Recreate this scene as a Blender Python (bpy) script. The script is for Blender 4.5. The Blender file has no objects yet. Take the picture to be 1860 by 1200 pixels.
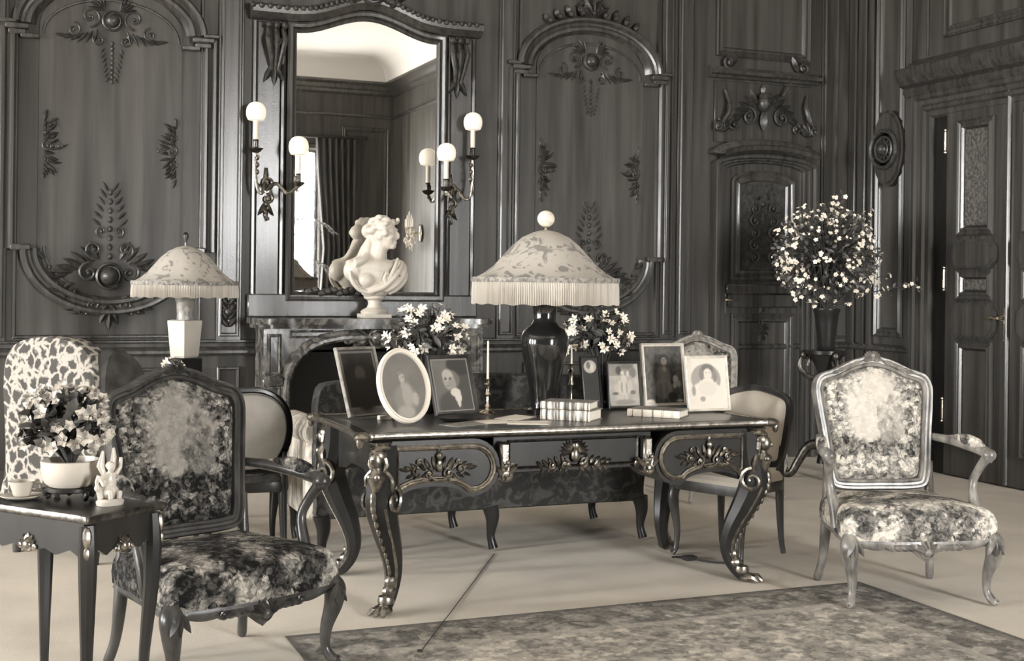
import bpy, bmesh, random
from math import *
from mathutils import Vector, Matrix, noise
D = bpy.data; SC = bpy.context.scene; COL = SC.collection
PI = pi

# ------------------------------------------------------------------ camera, sky, exposure
FOC, CXP, CYP, ROLL, YAW, EYE = 2316.0, 930.0, 513.0, 0.012, radians(22.4), 1.43
cd = D.cameras.new('camera'); cam = D.objects.new('camera', cd); COL.objects.link(cam)
cd.sensor_width = 36.0; cd.lens = 36.0 * FOC / 1860.0
cd.shift_x = 0.0; cd.shift_y = -(600.0 - CYP) / 1860.0
cd.clip_end = 200
_F = Vector((sin(YAW), cos(YAW), 0)); _R = Vector((cos(YAW), -sin(YAW), 0)); _U = Vector((0, 0, 1))
_r = _R * cos(ROLL) + _U * sin(ROLL); _u = -_R * sin(ROLL) + _U * cos(ROLL)
cam.matrix_world = Matrix(((_r.x, _u.x, -_F.x, 0), (_r.y, _u.y, -_F.y, 0), (_r.z, _u.z, -_F.z, EYE), (0, 0, 0, 1)))
SC.camera = cam

w = D.worlds.new('overcast_sky'); SC.world = w; w.use_nodes = True
bg = w.node_tree.nodes['Background']; bg.inputs['Color'].default_value = (1.0, 1.0, 1.0, 1); bg.inputs['Strength'].default_value = 142.0
_tc = w.node_tree.nodes.new('ShaderNodeTexCoord'); _sx = w.node_tree.nodes.new('ShaderNodeSeparateXYZ'); _rp = w.node_tree.nodes.new('ShaderNodeValToRGB')
w.node_tree.links.new(_tc.outputs['Generated'], _sx.inputs[0]); _mr = w.node_tree.nodes.new('ShaderNodeMapRange'); _mr.inputs[1].default_value = -0.12; _mr.inputs[2].default_value = 0.06
w.node_tree.links.new(_sx.outputs[2], _mr.inputs[0]); w.node_tree.links.new(_mr.outputs[0], _rp.inputs['Fac']); w.node_tree.links.new(_rp.outputs['Color'], bg.inputs['Color'])
_rp.color_ramp.elements[0].color = (0.62, 0.6, 0.57, 1); _rp.color_ramp.elements[1].color = (1, 1, 1, 1)
SC.view_settings.view_transform = 'Standard'; SC.view_settings.look = 'None'
SC.view_settings.exposure = 0.0; SC.view_settings.gamma = 1.0; SC.view_settings.use_curve_mapping = False
try:
    SC.cycles.max_bounces = 10; SC.cycles.diffuse_bounces = 6; SC.cycles.sample_clamp_indirect = 8.0
except Exception:
    pass

# room: back wall Y=YB, right wall X=XR, left wall X=XL, wall behind the camera Y=YF
YB, XR, XL, YF, ZC = 9.0, 6.83, -9.5, -4.4, 5.4
LEFT_WIN = [7.6, 4.6, 1.6]            # centres (Y) of the tall windows along the left wall
WIN_W, WIN_Z0, WIN_Z1 = 1.0, 0.4, 3.75
FRONT_WIN = [4.6]; FRONT_HALF = 0.85                             # centres (X) of the windows behind the camera; widened out of view to brighten the floor

def portal(name, loc, rot, sx, sy):
    l = D.lights.new(name, 'AREA'); l.shape = 'RECTANGLE'; l.size = sx; l.size_y = sy
    l.cycles.is_portal = True
    o = D.objects.new(name, l); COL.objects.link(o); o.location = loc; o.rotation_euler = rot
for yy in LEFT_WIN:
    portal('window_portal', (XL - 0.02, yy, (WIN_Z0 + WIN_Z1) / 2), (0, -PI / 2, 0), WIN_Z1 - WIN_Z0, WIN_W)
for xx in FRONT_WIN:
    portal('window_portal', (xx, YF - 0.02, (WIN_Z0 + WIN_Z1) / 2), (PI / 2, 0, 0), 2 * FRONT_HALF, WIN_Z1 - WIN_Z0)

# ------------------------------------------------------------------ materials (sepia tones)
def sep(v):
    t = v / 255.0; l = t ** 2.2
    return (l, l * (0.962 - 0.07 * t), l * (0.89 - 0.15 * t), 1)

def nd(nt, ty, **k):
    n = nt.nodes.new(ty)
    for a, b in k.items():
        if a in n.inputs: n.inputs[a].default_value = b
        else: setattr(n, a, b)
    return n

MATS = {}
def mat(name, v, rough=0.5, v2=None, scale=(6, 6, 6), detail=4.0, bump=0.0, bscale=40.0, metal=0.0, lo=0.35, hi=0.65, spec=0.5, coat=0.0, dist=0.0, kind='noise'):
    m = D.materials.new(name); m.use_nodes = True; nt = m.node_tree; b = nt.nodes['Principled BSDF']
    b.inputs['Roughness'].default_value = rough; b.inputs['Metallic'].default_value = metal
    b.inputs['Specular IOR Level'].default_value = spec; b.inputs['Coat Weight'].default_value = coat; b.inputs['Coat Roughness'].default_value = 0.15
    b.inputs['Base Color'].default_value = sep(v)
    tc = nd(nt, 'ShaderNodeTexCoord')
    if v2 is not None:
        mp = nd(nt, 'ShaderNodeMapping'); mp.inputs['Scale'].default_value = scale
        nt.links.new(tc.outputs['Object'], mp.inputs['Vector'])
        if kind == 'noise':
            n = nd(nt, 'ShaderNodeTexNoise', Scale=1.0, Detail=detail, Distortion=dist); out = n.outputs['Fac']
        else:
            n = nd(nt, 'ShaderNodeTexVoronoi', Scale=1.0)
            if kind == 'edge': n.feature = 'DISTANCE_TO_EDGE'
            out = n.outputs['Distance']
            nz = nd(nt, 'ShaderNodeTexNoise', Scale=1.6, Detail=3.0); vm = nd(nt, 'ShaderNodeVectorMath', operation='MULTIPLY_ADD'); vm.inputs[1].default_value = (0.9, 0.9, 0.9)
            nt.links.new(mp.outputs['Vector'], nz.inputs['Vector']); nt.links.new(nz.outputs['Color'], vm.inputs[0]); nt.links.new(mp.outputs['Vector'], vm.inputs[2]); nt.links.new(vm.outputs[0], n.inputs['Vector'])
        if kind == 'noise': nt.links.new(mp.outputs['Vector'], n.inputs['Vector'])
        r = nd(nt, 'ShaderNodeValToRGB'); r.color_ramp.elements[0].position = lo; r.color_ramp.elements[1].position = hi
        r.color_ramp.elements[0].color = sep(v); r.color_ramp.elements[1].color = sep(v2)
        nt.links.new(out, r.inputs['Fac']); nt.links.new(r.outputs['Color'], b.inputs['Base Color'])
    if bump:
        n2 = nd(nt, 'ShaderNodeTexNoise', Scale=bscale, Detail=3.0); bp = nd(nt, 'ShaderNodeBump', Strength=bump, Distance=0.01)
        nt.links.new(tc.outputs['Object'], n2.inputs['Vector']); nt.links.new(n2.outputs['Fac'], bp.inputs['Height']); nt.links.new(bp.outputs['Normal'], b.inputs['Normal'])
    MATS[name] = m; return m

def painted(name, rough=0.85, k=0.55, s1=42.0, s2=70.0, bump=0.15):
    """colour = attribute tone (R) + busyness (G) x fine woven pattern, all in sepia"""
    m = D.materials.new(name); m.use_nodes = True; nt = m.node_tree; b = nt.nodes['Principled BSDF']; b.inputs['Roughness'].default_value = rough
    b.inputs['Specular IOR Level'].default_value = 0.2
    at = nd(nt, 'ShaderNodeAttribute', attribute_name='paint'); sp = nd(nt, 'ShaderNodeSeparateColor'); nt.links.new(at.outputs['Color'], sp.inputs['Color'])
    tc = nd(nt, 'ShaderNodeTexCoord')
    n1 = nd(nt, 'ShaderNodeTexNoise', Scale=s1 * 0.6, Detail=3.0, Distortion=0.6); nt.links.new(tc.outputs['Object'], n1.inputs['Vector'])
    vm = nd(nt, 'ShaderNodeVectorMath', operation='MULTIPLY_ADD'); vm.inputs[1].default_value = (1.6 / s1,) * 3
    nt.links.new(n1.outputs['Color'], vm.inputs[0]); nt.links.new(tc.outputs['Object'], vm.inputs[2])
    v1 = nd(nt, 'ShaderNodeTexVoronoi', Scale=s1); nt.links.new(vm.outputs[0], v1.inputs['Vector'])
    v2 = nd(nt, 'ShaderNodeTexVoronoi', Scale=s2); nt.links.new(vm.outputs[0], v2.inputs['Vector'])
    c1 = nd(nt, 'ShaderNodeSeparateColor'); nt.links.new(v1.outputs['Color'], c1.inputs[0]); c2 = nd(nt, 'ShaderNodeSeparateColor'); nt.links.new(v2.outputs['Color'], c2.inputs[0])
    def M(op, a, c=None):
        q = nd(nt, 'ShaderNodeMath', operation=op)
        for i, x in enumerate((a, c)):
            if x is None: continue
            if isinstance(x, (int, float)): q.inputs[i].default_value = x
            else: nt.links.new(x, q.inputs[i])
        return q.outputs[0]
    pat = M('ADD', M('MULTIPLY', M('SUBTRACT', c1.outputs[0], 0.5), 1.0), M('ADD', M('MULTIPLY', M('SUBTRACT', c2.outputs[0], 0.5), 0.7), M('MULTIPLY', M('SUBTRACT', v1.outputs['Distance'], 0.4), -0.45)))
    val = M('ADD', sp.outputs[0], M('MULTIPLY', M('MULTIPLY', pat, sp.outputs[1]), k))
    r = nd(nt, 'ShaderNodeValToRGB'); cr_ = r.color_ramp
    cr_.elements[0].position = 0; cr_.elements[0].color = sep(22); cr_.elements[1].position = 1; cr_.elements[1].color = sep(212)
    for p in (0.25, 0.5, 0.75):
        e = cr_.elements.new(p); e.color = sep(22 + 190 * p)
    nt.links.new(val, r.inputs['Fac']); nt.links.new(r.outputs['Color'], b.inputs['Base Color'])
    if bump:
        bp = nd(nt, 'ShaderNodeBump', Strength=bump, Distance=0.004); nt.links.new(n1.outputs['Fac'], bp.inputs['Height']); nt.links.new(bp.outputs['Normal'], b.inputs['Normal'])
    MATS[name] = m; return m

WOOD = mat('dark_oak', 50, 0.27, 78, (26, 26, 0.9), 5, 0.05, 60, lo=0.3, hi=0.75, dist=0.3, spec=0.6)
WOODP = mat('dark_oak_panel', 52, 0.42, 84, (9, 9, 0.6), 5, 0.05, 60, lo=0.3, hi=0.72, dist=0.4, spec=0.22)
CARVE = mat('carved_oak', 44, 0.34, 68, (30, 30, 30), 3, 0.2, 90)
DOORC = mat('carved_door_panel', 66, 0.45, 98, (45, 45, 45), 3, 0.9, 45, lo=0.4, hi=0.62)
BLACKW = mat('ebonised_wood', 34, 0.3, 44, (10, 10, 2), 3, coat=0.06, spec=0.28)
WALNUT = mat('dark_walnut_frame', 46, 0.3, 70, (20, 20, 6), 4, 0.05, 60)
GILT = mat('grey_gilt_wood', 82, 0.32, 132, (22, 22, 10), 4, 0.12, 60)
BRONZE = mat('gilt_bronze', 168, 0.33, 118, (40, 40, 40), 3, 0.15, 70, metal=1.0)
BRONZED = mat('dark_bronze', 112, 0.38, 74, (40, 40, 40), 3, 0.15, 70, metal=1.0)
BRASS = mat('polished_brass', 225, 0.2, metal=1.0)
LEATHER = mat('desk_leather', 60, 0.3, 80, (8, 8, 8), 4)
MARBLE = mat('veined_marble', 58, 0.22, 128, (9, 9, 7), 8, lo=0.44, hi=0.70, dist=2.2)
STATUE = mat('white_marble', 200, 0.45, 186, (6, 6, 6), 4, 0.05, 50)
SOOT = mat('soot_black', 50, 0.9)
CARPET = mat('pale_carpet', 196, 0.95, 210, (2.2, 2.2, 2.2), 5, 0.25, 300, spec=0.1)
CEIL = mat('cream_plaster', 232, 0.85, spec=0.2); CEIL.node_tree.nodes['Principled BSDF'].inputs['Base Color'].default_value = (0.56, 0.54, 0.51, 1)
SILK = mat('embroidered_silk', 162, 0.75, 118, (11, 11, 11), 4, lo=0.54, hi=0.6, dist=1.6)
FRINGE = mat('silk_fringe', 186, 0.7, 160, (60, 60, 3), 3)
PORC = mat('dark_glazed_porcelain', 34, 0.08, coat=0.6)
WHITEP = mat('white_glazed_pot', 190, 0.3, 176, (5, 5, 5), 3)
BRAID = mat('fringe_braid', 90, 0.8, 150, (50, 50, 50), 2)
JADE = mat('pale_jade', 226, 0.4, 190, (30, 30, 30), 3)
CHINTZ = mat('chintz_print', 156, 0.85, 70, (14, 14, 14), 4, lo=0.06, hi=0.16, kind='edge', spec=0.2)
WINGSHADE_POT = mat('wing_shade_and_pot', 52, 0.9, 72, (14, 14, 14), 4, spec=0.2)
GREYCLOTH = mat('grey_back_lining', 140, 0.9, 128, (8, 8, 8), 3, spec=0.2)
WHITECLOTH = mat('white_linen_cover', 214, 0.9, spec=0.2)
DAMASK = mat('sofa_damask', 44, 0.8, 70, (15, 15, 15), 5, lo=0.46, hi=0.6, dist=1.5, spec=0.3)
LITBROCADE = mat('lit_arm_brocade', 216, 0.8, 150, (22, 22, 8), 4, lo=0.4, hi=0.62, dist=1.0, spec=0.3)
LEAFM = mat('leaf_green', 62, 0.5, 92, (20, 20, 20), 3)
PETAL = mat('white_petal', 236, 0.6)
PETAL2 = mat('pale_variegated_petal', 205, 0.6, 105, (34, 34, 34), 3)
STEMM = mat('stem', 60, 0.7)
PAPER = mat('paper', 216, 0.8)
COVER = mat('calf_book_cover', 110, 0.45, 150, (30, 30, 30), 3)
GILTBAND = mat('gilt_spine_tooling', 205, 0.4, 90, (75, 6, 6), 2, lo=0.42, hi=0.58)
WAX = mat('candle_wax', 222, 0.5)
IVORY = mat('ivory_frame', 208, 0.5)
PALEFR = mat('pale_gilt_frame', 210, 0.4, 185, (30, 30, 30), 3)
MIDFR = mat('grey_gilt_frame', 150, 0.4, 110, (30, 30, 30), 3)
DARKFR = mat('dark_frame', 50, 0.35)
CURT = mat('dark_curtain', 46, 0.9, 70, (18, 18, 2), 3)
PRINT = painted('photographic_print', 0.45, 0.1, 90, 120, 0)
TAP = painted('woven_tapestry', 0.9, 0.62, 44, 105, 0.3)
RUGM = painted('persian_rug_pile', 0.95, 0.34, 22, 50, 0.3)
m = D.materials.new('mirror_glass'); m.use_nodes = True; b = m.node_tree.nodes['Principled BSDF']
b.inputs['Base Color'].default_value = (0.8, 0.79, 0.77, 1); b.inputs['Metallic'].default_value = 1.0; b.inputs['Roughness'].default_value = 0.012; MIRROR = m
m = D.materials.new('window_glass'); m.use_nodes = True; nt = m.node_tree; nt.nodes.remove(nt.nodes['Principled BSDF'])
a_ = nd(nt, 'ShaderNodeBsdfTransparent'); g_ = nd(nt, 'ShaderNodeBsdfGlossy', Roughness=0.02); x_ = nd(nt, 'ShaderNodeMixShader', Fac=0.05)
nt.links.new(a_.outputs[0], x_.inputs[1]); nt.links.new(g_.outputs[0], x_.inputs[2]); nt.links.new(x_.outputs[0], nt.nodes['Material Output'].inputs['Surface']); GLASS = m
m = D.materials.new('lit_globe'); m.use_nodes = True; b = m.node_tree.nodes['Principled BSDF']; b.inputs['Base Color'].default_value = sep(232)
b.inputs['Emission Color'].default_value = sep(236); b.inputs['Emission Strength'].default_value = 0.55; b.inputs['Roughness'].default_value = 0.4; GLOBE = m

# ------------------------------------------------------------------ mesh helpers
def cr(pts, n=6, closed=False):
    """Catmull-Rom through tuples of any length"""
    P = [tuple(p) for p in pts]; out = []; N = len(P)
    segs = N if closed else N - 1
    for i in range(segs):
        if closed: a, b, c, d = P[(i - 1) % N], P[i], P[(i + 1) % N], P[(i + 2) % N]
        else: a, b, c, d = P[max(i - 1, 0)], P[i], P[i + 1], P[min(i + 2, N - 1)]
        for k in range(n):
            t = k / n
            out.append(tuple(0.5 * (2 * q + (r - p) * t + (2 * p - 5 * q + 4 * r - s) * t * t + (3 * q - p - 3 * r + s) * t ** 3) for p, q, r, s in zip(a, b, c, d)))
    if not closed: out.append(P[-1])
    return out

class MB:
    def __init__(s): s.v = []; s.f = []
    def add(s, vs, fs):
        o = len(s.v); s.v += [tuple(p) for p in vs]; s.f += [tuple(i + o for i in f) for f in fs]; return o
    def xf(s, M, start=0):
        for i in range(start, len(s.v)): s.v[i] = tuple(M @ Vector(s.v[i]))
    def box(s, x0, x1, y0, y1, z0, z1, b=0.0):
        if b <= 0:
            s.add([(x, y, z) for z in (z0, z1) for y in (y0, y1) for x in (x0, x1)], [(0, 2, 3, 1), (4, 5, 7, 6), (0, 1, 5, 4), (2, 6, 7, 3), (0, 4, 6, 2), (1, 3, 7, 5)]); return
        c = ((x0 + x1) / 2, (y0 + y1) / 2, (z0 + z1) / 2); h = (abs(x1 - x0) / 2, abs(y1 - y0) / 2, abs(z1 - z0) / 2); b = min(b, min(h) * 0.9)
        idx = {}; vs = []
        for sx in (-1, 1):
            for sy in (-1, 1):
                for sz in (-1, 1):
                    for ax in range(3):
                        p = [sx * (h[0] - b), sy * (h[1] - b), sz * (h[2] - b)]; p[ax] += (sx, sy, sz)[ax] * b
                        idx[sx, sy, sz, ax] = len(vs); vs.append((c[0] + p[0], c[1] + p[1], c[2] + p[2]))
        fs = []; S = (-1, 1)
        for ax in range(3):
            o1, o2 = [(1, 2), (0, 2), (0, 1)][ax]
            for sg in S:
                q = []
                for a, d in ((-1, -1), (1, -1), (1, 1), (-1, 1)):
                    k = [0, 0, 0]; k[ax] = sg; k[o1] = a; k[o2] = d; q.append(idx[k[0], k[1], k[2], ax])
                fs.append(q)
            for a in S:
                for d in S:
                    k = [0, 0, 0]; k[o1] = a; k[o2] = d; k0 = k[:]; k1 = k[:]; k0[ax] = -1; k1[ax] = 1
                    fs.append((idx[(*k0, o1)], idx[(*k1, o1)], idx[(*k1, o2)], idx[(*k0, o2)]))
        for sx in S:
            for sy in S:
                for sz in S: fs.append([idx[sx, sy, sz, a] for a in range(3)])
        s.add(vs, fs)
    def rbox(s, x0, x1, y0, y1, z0, z1, r, n=7):
        """soft cushion-like box"""
        c = Vector(((x0 + x1) / 2, (y0 + y1) / 2, (z0 + z1) / 2)); h = Vector(((x1 - x0) / 2, (y1 - y0) / 2, (z1 - z0) / 2)); r = min(r, min(h))
        for ax in range(3):
            o1, o2 = [(1, 2), (2, 0), (0, 1)][ax]
            for sg in (-1, 1):
                vs = []
                def co(i, L):
                    k = min(r / L, 1.0) if L else 1
                    m_ = n // 2
                    t = i / (n - 1) * 2 - 1
                    if abs(t) > 0.999: return t
                    return copysign((1 - k) + k * max(0, (abs(t) - 0.34) / 0.66), t) if abs(t) > 0.34 else t / 0.34 * (1 - k)
                for i in range(n):
                    for j in range(n):
                        p = [0, 0, 0]; p[ax] = sg * h[ax]; p[o1] = co(i, h[o1]) * h[o1]; p[o2] = co(j, h[o2]) * h[o2]
                        p = Vector(p); q = Vector([max(-(h[a] - r), min(h[a] - r, p[a])) for a in range(3)]); d = p - q
                        if d.length > 1e-9: p = q + d.normalized() * r
                        vs.append(c + p)
                fs = [(i * n + j, (i + 1) * n + j, (i + 1) * n + j + 1, i * n + j + 1) for i in range(n - 1) for j in range(n - 1)]
                s.add(vs, fs if sg > 0 else [f[::-1] for f in fs])
    def tube(s, pts, rad, n=8, closed=False, flat=1.0):
        P = [Vector(p) for p in pts]; N = len(P); R = rad if isinstance(rad, (list, tuple)) else [rad] * N
        T = []
        for i in range(N):
            a = P[(i - 1) % N] if (closed or i > 0) else P[i]; c = P[(i + 1) % N] if (closed or i < N - 1) else P[i]
            t = c - a; T.append(t.normalized() if t.length > 1e-9 else Vector((0, 0, 1)))
        up = Vector((0, 1, 0)) if abs(T[0].y) < 0.9 else Vector((1, 0, 0))
        x = (up - T[0] * up.dot(T[0])).normalized(); vs = []
        for i in range(N):
            x = (x - T[i] * x.dot(T[i]));  x = x.normalized() if x.length > 1e-6 else Vector((1, 0, 0)); y = T[i].cross(x)
            for k in range(n):
                a = 2 * PI * k / n; vs.append(P[i] + x * (cos(a) * R[i] * flat) + y * (sin(a) * R[i]))
        fs = []
        for i in range(N if closed else N - 1):
            j = (i + 1) % N
            for k in range(n): fs.append((i * n + k, i * n + (k + 1) % n, j * n + (k + 1) % n, j * n + k))
        if not closed: fs.append(tuple(range(n))[::-1]); fs.append(tuple((N - 1) * n + k for k in range(n)))
        s.add(vs, fs)
    def lathe(s, prof, n=24, c=(0, 0, 0), sx=1.0, sy=1.0, ph=0.0, lobe=None):
        vs = []; m_ = len(prof)
        for r, z in prof:
            for k in range(n):
                a = 2 * PI * k / n + ph; q = r * (lobe(a) if lobe else 1)
                vs.append((c[0] + q * cos(a) * sx, c[1] + q * sin(a) * sy, c[2] + z))
        fs = [(i * n + k, i * n + (k + 1) % n, (i + 1) * n + (k + 1) % n, (i + 1) * n + k) for i in range(m_ - 1) for k in range(n)]
        if prof[0][0] > 1e-6: fs.append(tuple(range(n))[::-1])
        if prof[-1][0] > 1e-6: fs.append(tuple((m_ - 1) * n + k for k in range(n)))
        s.add(vs, fs)
    def ell(s, c, r, nu=12, nv=8, rot=None):
        if isinstance(r, (int, float)): r = (r, r, r)
        vs = [(0, 0, -r[2])]
        for j in range(1, nv):
            a = -PI / 2 + PI * j / nv
            for i in range(nu): vs.append((r[0] * cos(a) * cos(2 * PI * i / nu), r[1] * cos(a) * sin(2 * PI * i / nu), r[2] * sin(a)))
        vs.append((0, 0, r[2])); fs = [(0, 1 + (i + 1) % nu, 1 + i) for i in range(nu)]
        for j in range(nv - 2):
            for i in range(nu): fs.append((1 + j * nu + i, 1 + j * nu + (i + 1) % nu, 1 + (j + 1) * nu + (i + 1) % nu, 1 + (j + 1) * nu + i))
        L = len(vs) - 1; fs += [(L, 1 + (nv - 2) * nu + i, 1 + (nv - 2) * nu + (i + 1) % nu) for i in range(nu)]
        if rot is not None: vs = [rot @ Vector(p) for p in vs]
        s.add([(p[0] + c[0], p[1] + c[1], p[2] + c[2]) for p in vs], fs)
    def sweep(s, path, prof, closed=False, y=0.0):
        """profile (offset to the left of travel, height towards -y) along a path in the x-z plane, mitred"""
        P = [Vector((p[0], p[1])) for p in path]; N = len(P); vs = []; K = len(prof)
        for i in range(N):
            a = (P[i] - P[i - 1]) if (closed or i > 0) else None; c = (P[(i + 1) % N] - P[i]) if (closed or i < N - 1) else None
            a = a.normalized() if a is not None and a.length > 1e-9 else None; c = c.normalized() if c is not None and c.length > 1e-9 else None
            if a is None: a = c
            if c is None: c = a
            na, nc = Vector((-a.y, a.x)), Vector((-c.y, c.x)); m_ = na + nc
            m_ = m_.normalized() if m_.length > 1e-6 else na
            k = 1.0 / max(0.35, m_.dot(na))
            for o, h in prof: vs.append((P[i].x + m_.x * o * k, y - h, P[i].y + m_.y * o * k))
        fs = [(i * K + j, ((i + 1) % N) * K + j, ((i + 1) % N) * K + j + 1, i * K + j + 1) for i in range(N if closed else N - 1) for j in range(K - 1)]
        if not closed: fs += [tuple(range(K)), tuple((N - 1) * K + j for j in range(K))[::-1]]
        s.add(vs, fs)
    def prism(s, poly, y0, y1):
        n = len(poly); s.add([(p[0], y0, p[1]) for p in poly] + [(p[0], y1, p[1]) for p in poly],
            [tuple(range(n)), tuple(range(n, 2 * n))[::-1]] + [(i, (i + 1) % n, n + (i + 1) % n, n + i) for i in range(n)])
    def prismz(s, poly, z0, z1):
        n = len(poly); s.add([(p[0], p[1], z0) for p in poly] + [(p[0], p[1], z1) for p in poly],
            [tuple(range(n))[::-1], tuple(range(n, 2 * n))] + [(i, (i + 1) % n, n + (i + 1) % n, n + i) for i in range(n)])
    def rings(s, rings, cap0=True, cap1=True):
        n = len(rings[0]); vs = [p for r in rings for p in r]
        fs = [(i * n + k, i * n + (k + 1) % n, (i + 1) * n + (k + 1) % n, (i + 1) * n + k) for i in range(len(rings) - 1) for k in range(n)]
        if cap0: fs.append(tuple(range(n))[::-1])
        if cap1: fs.append(tuple((len(rings) - 1) * n + k for k in range(n)))
        s.add(vs, fs)
    # ---- relief carving on a wall plane (x, z), proud towards -y
    def lf(s, cx, cz, ang, L, W, y=0.0, h=0.02, bend=0.0):
        vs = []; n = 5
        for i in range(n):
            t = i / (n - 1); a = ang + bend * t; w_ = W * (sin(PI * (0.12 + 0.88 * t)) ** 0.8) * 0.5 if i < n - 1 else 0.0008
            px, pz = cx + L * t * cos(ang + bend * t * 0.5), cz + L * t * sin(ang + bend * t * 0.5); nx, nz = -sin(a), cos(a); hh = h * (0.35 + sin(PI * t) * 0.9)
            vs += [(px + nx * w_, y - 0.002, pz + nz * w_), (px, y - hh, pz), (px - nx * w_, y - 0.002, pz - nz * w_)]
        s.add(vs, [(i * 3 + j, i * 3 + j + 1, i * 3 + j + 4, i * 3 + j + 3) for i in range(n - 1) for j in range(2)])
    def scr(s, cx, cz, R, a0, turns=1.3, d=1, r=0.012, y=0.0, tail=None, n=18):
        pts = []; rr = []
        if tail: pts.append((tail[0], y - r, tail[1])); rr.append(r * 0.6)
        for i in range(n):
            t = i / (n - 1); q = R * (1 - 0.8 * t); a = a0 + d * 2 * PI * turns * t
            pts.append((cx + q * cos(a), y - r * (0.7 + 0.8 * t), cz + q * sin(a))); rr.append(r * (1 - 0.35 * t))
        s.tube(pts, rr, 6); s.ell((cx, y - r, cz), r * 1.25, 8, 6)
    def boss(s, cx, cz, r, y=0.0, h=None):
        h = h or r; pr = [(r * 1.55, 0), (r * 1.5, h * 0.3), (r * 1.3, h * 0.42), (r * 1.15, h * 0.2), (r, h * 0.22)] + [(r * cos(t), h * (0.22 + 0.85 * sin(t))) for t in (0.4, 0.8, 1.2)] + [(0.0005, h * 1.07)]
        st = len(s.v); s.lathe(pr, 20); s.xf(Matrix.Translation((cx, y, cz)) @ Matrix.Rotation(PI / 2, 4, 'X'), st)

def add_color(me, fn, nm='paint'):
    at = me.color_attributes.new(nm, 'FLOAT_COLOR', 'POINT')
    buf = []
    for v in me.vertices:
        c = fn(v.co); buf += [c[0], c[1], 0.0, 1.0]
    at.data.foreach_set('color', buf)

def build(mb, name, material, parent=None, smooth=True, ang=38, paint=None):
    me = D.meshes.new(name); me.from_pydata(mb.v, [], mb.f)
    bm = bmesh.new(); bm.from_mesh(me); bmesh.ops.recalc_face_normals(bm, faces=bm.faces); bm.to_mesh(me); bm.free()
    if smooth:
        me.shade_smooth()
        try: me.set_sharp_from_angle(angle=radians(ang))
        except Exception: pass
    me.materials.append(material)
    if paint: add_color(me, paint)
    o = D.objects.new(name, me); COL.objects.link(o)
    if parent: o.parent = parent
    return o

def remesh(o, vox, sm=2):
    m_ = o.modifiers.new('r', 'REMESH'); m_.mode = 'VOXEL'; m_.voxel_size = vox; m_.use_smooth_shade = True
    if sm: k = o.modifiers.new('s', 'SMOOTH'); k.iterations = sm; k.factor = 0.5
    dg = bpy.context.evaluated_depsgraph_get(); me = D.meshes.new_from_object(o.evaluated_get(dg)); o.modifiers.clear()
    mt = o.data.materials[0]; o.data = me; me.materials.clear(); me.materials.append(mt); me.shade_smooth(); return o

def tag(o, label=None, cat=None, group=None, kind=None):
    if label: o['label'] = label
    if cat: o['category'] = cat
    if group: o['group'] = group
    if kind: o['kind'] = kind
    return o
def thing(name, label, cat, loc=(0, 0, 0), rz=0.0, group=None):
    o = D.objects.new(name, None); COL.objects.link(o); o.location = loc; o.rotation_euler = (0, 0, rz); o.empty_display_size = 0.1
    return tag(o, label, cat, group)
def struct(name, loc=(0, 0, 0), rz=0.0, mb=None, material=None):
    if mb is None:
        o = D.objects.new(name, None); COL.objects.link(o)
    else: o = build(mb, name, material, None, False)
    o.location = loc; o.rotation_euler = (0, 0, rz); o['kind'] = 'structure'; return o
def dup(o, name=None, parent=None, loc=None, rot=None):
    c = o.copy(); COL.objects.link(c); c.parent = parent
    if name: c.name = name
    if loc is not None: c.location = loc
    if rot is not None: c.rotation_euler = rot
    return c
# ------------------------------------------------------------------ room shell
def arc(cx, cz, a, b, t0, t1, n=24):
    return [(cx + a * cos(t0 + (t1 - t0) * i / n), cz + b * sin(t0 + (t1 - t0) * i / n)) for i in range(n + 1)]

mb = MB(); mb.box(XL - 0.2, XR + 0.2, YF - 0.2, YB + 0.2, -0.12, 0.0); floor = struct('floor', mb=mb, material=CARPET)
mb = MB(); mb.box(XL - 0.2, XR + 0.2, YF - 0.2, YB + 0.2, ZC, ZC + 0.12); ceiling = struct('ceiling', mb=mb, material=CEIL)
# coved plaster edge of the ceiling
for nm, p0, L, rz in (('trim_1', (XL, YB, 0), XR - XL, 0), ('trim_2', (XR, YB, 0), YB - YF, -PI / 2), ('trim_3', (XR, YF, 0), XR - XL, PI), ('trim_4', (XL, YF, 0), YB - YF, PI / 2)):
    mb = MB(); prof = [(0, 0.0), (0, 0.02), (0.03, 0.06), (0.08, 0.06), (0.1, 0.1), (0.16, 0.14), (0.2, 0.2), (0.24, 0.2)]
    mb.sweep([(0, ZC - 0.62), (L, ZC - 0.62)], prof)
    mb.sweep([(0, ZC - 1.02), (L, ZC - 1.02)], [(0, 0), (0, 0.02), (0.02, 0.04), (0.05, 0.03), (0.06, 0.0)])
    o = struct(nm, p0, rz, mb, WOOD); o.data.shade_smooth() if False else None
    mb = MB(); cov = [(0.0, 0.2)] + [(0.38 * sin(t), 0.2 + 0.42 * (1 - cos(t))) for t in (0.3, 0.6, 0.9, 1.2, PI / 2)]
    mb.sweep([(0, ZC - 0.38), (L, ZC - 0.38)], cov); build(mb, 'cove', CEIL, o)

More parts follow.
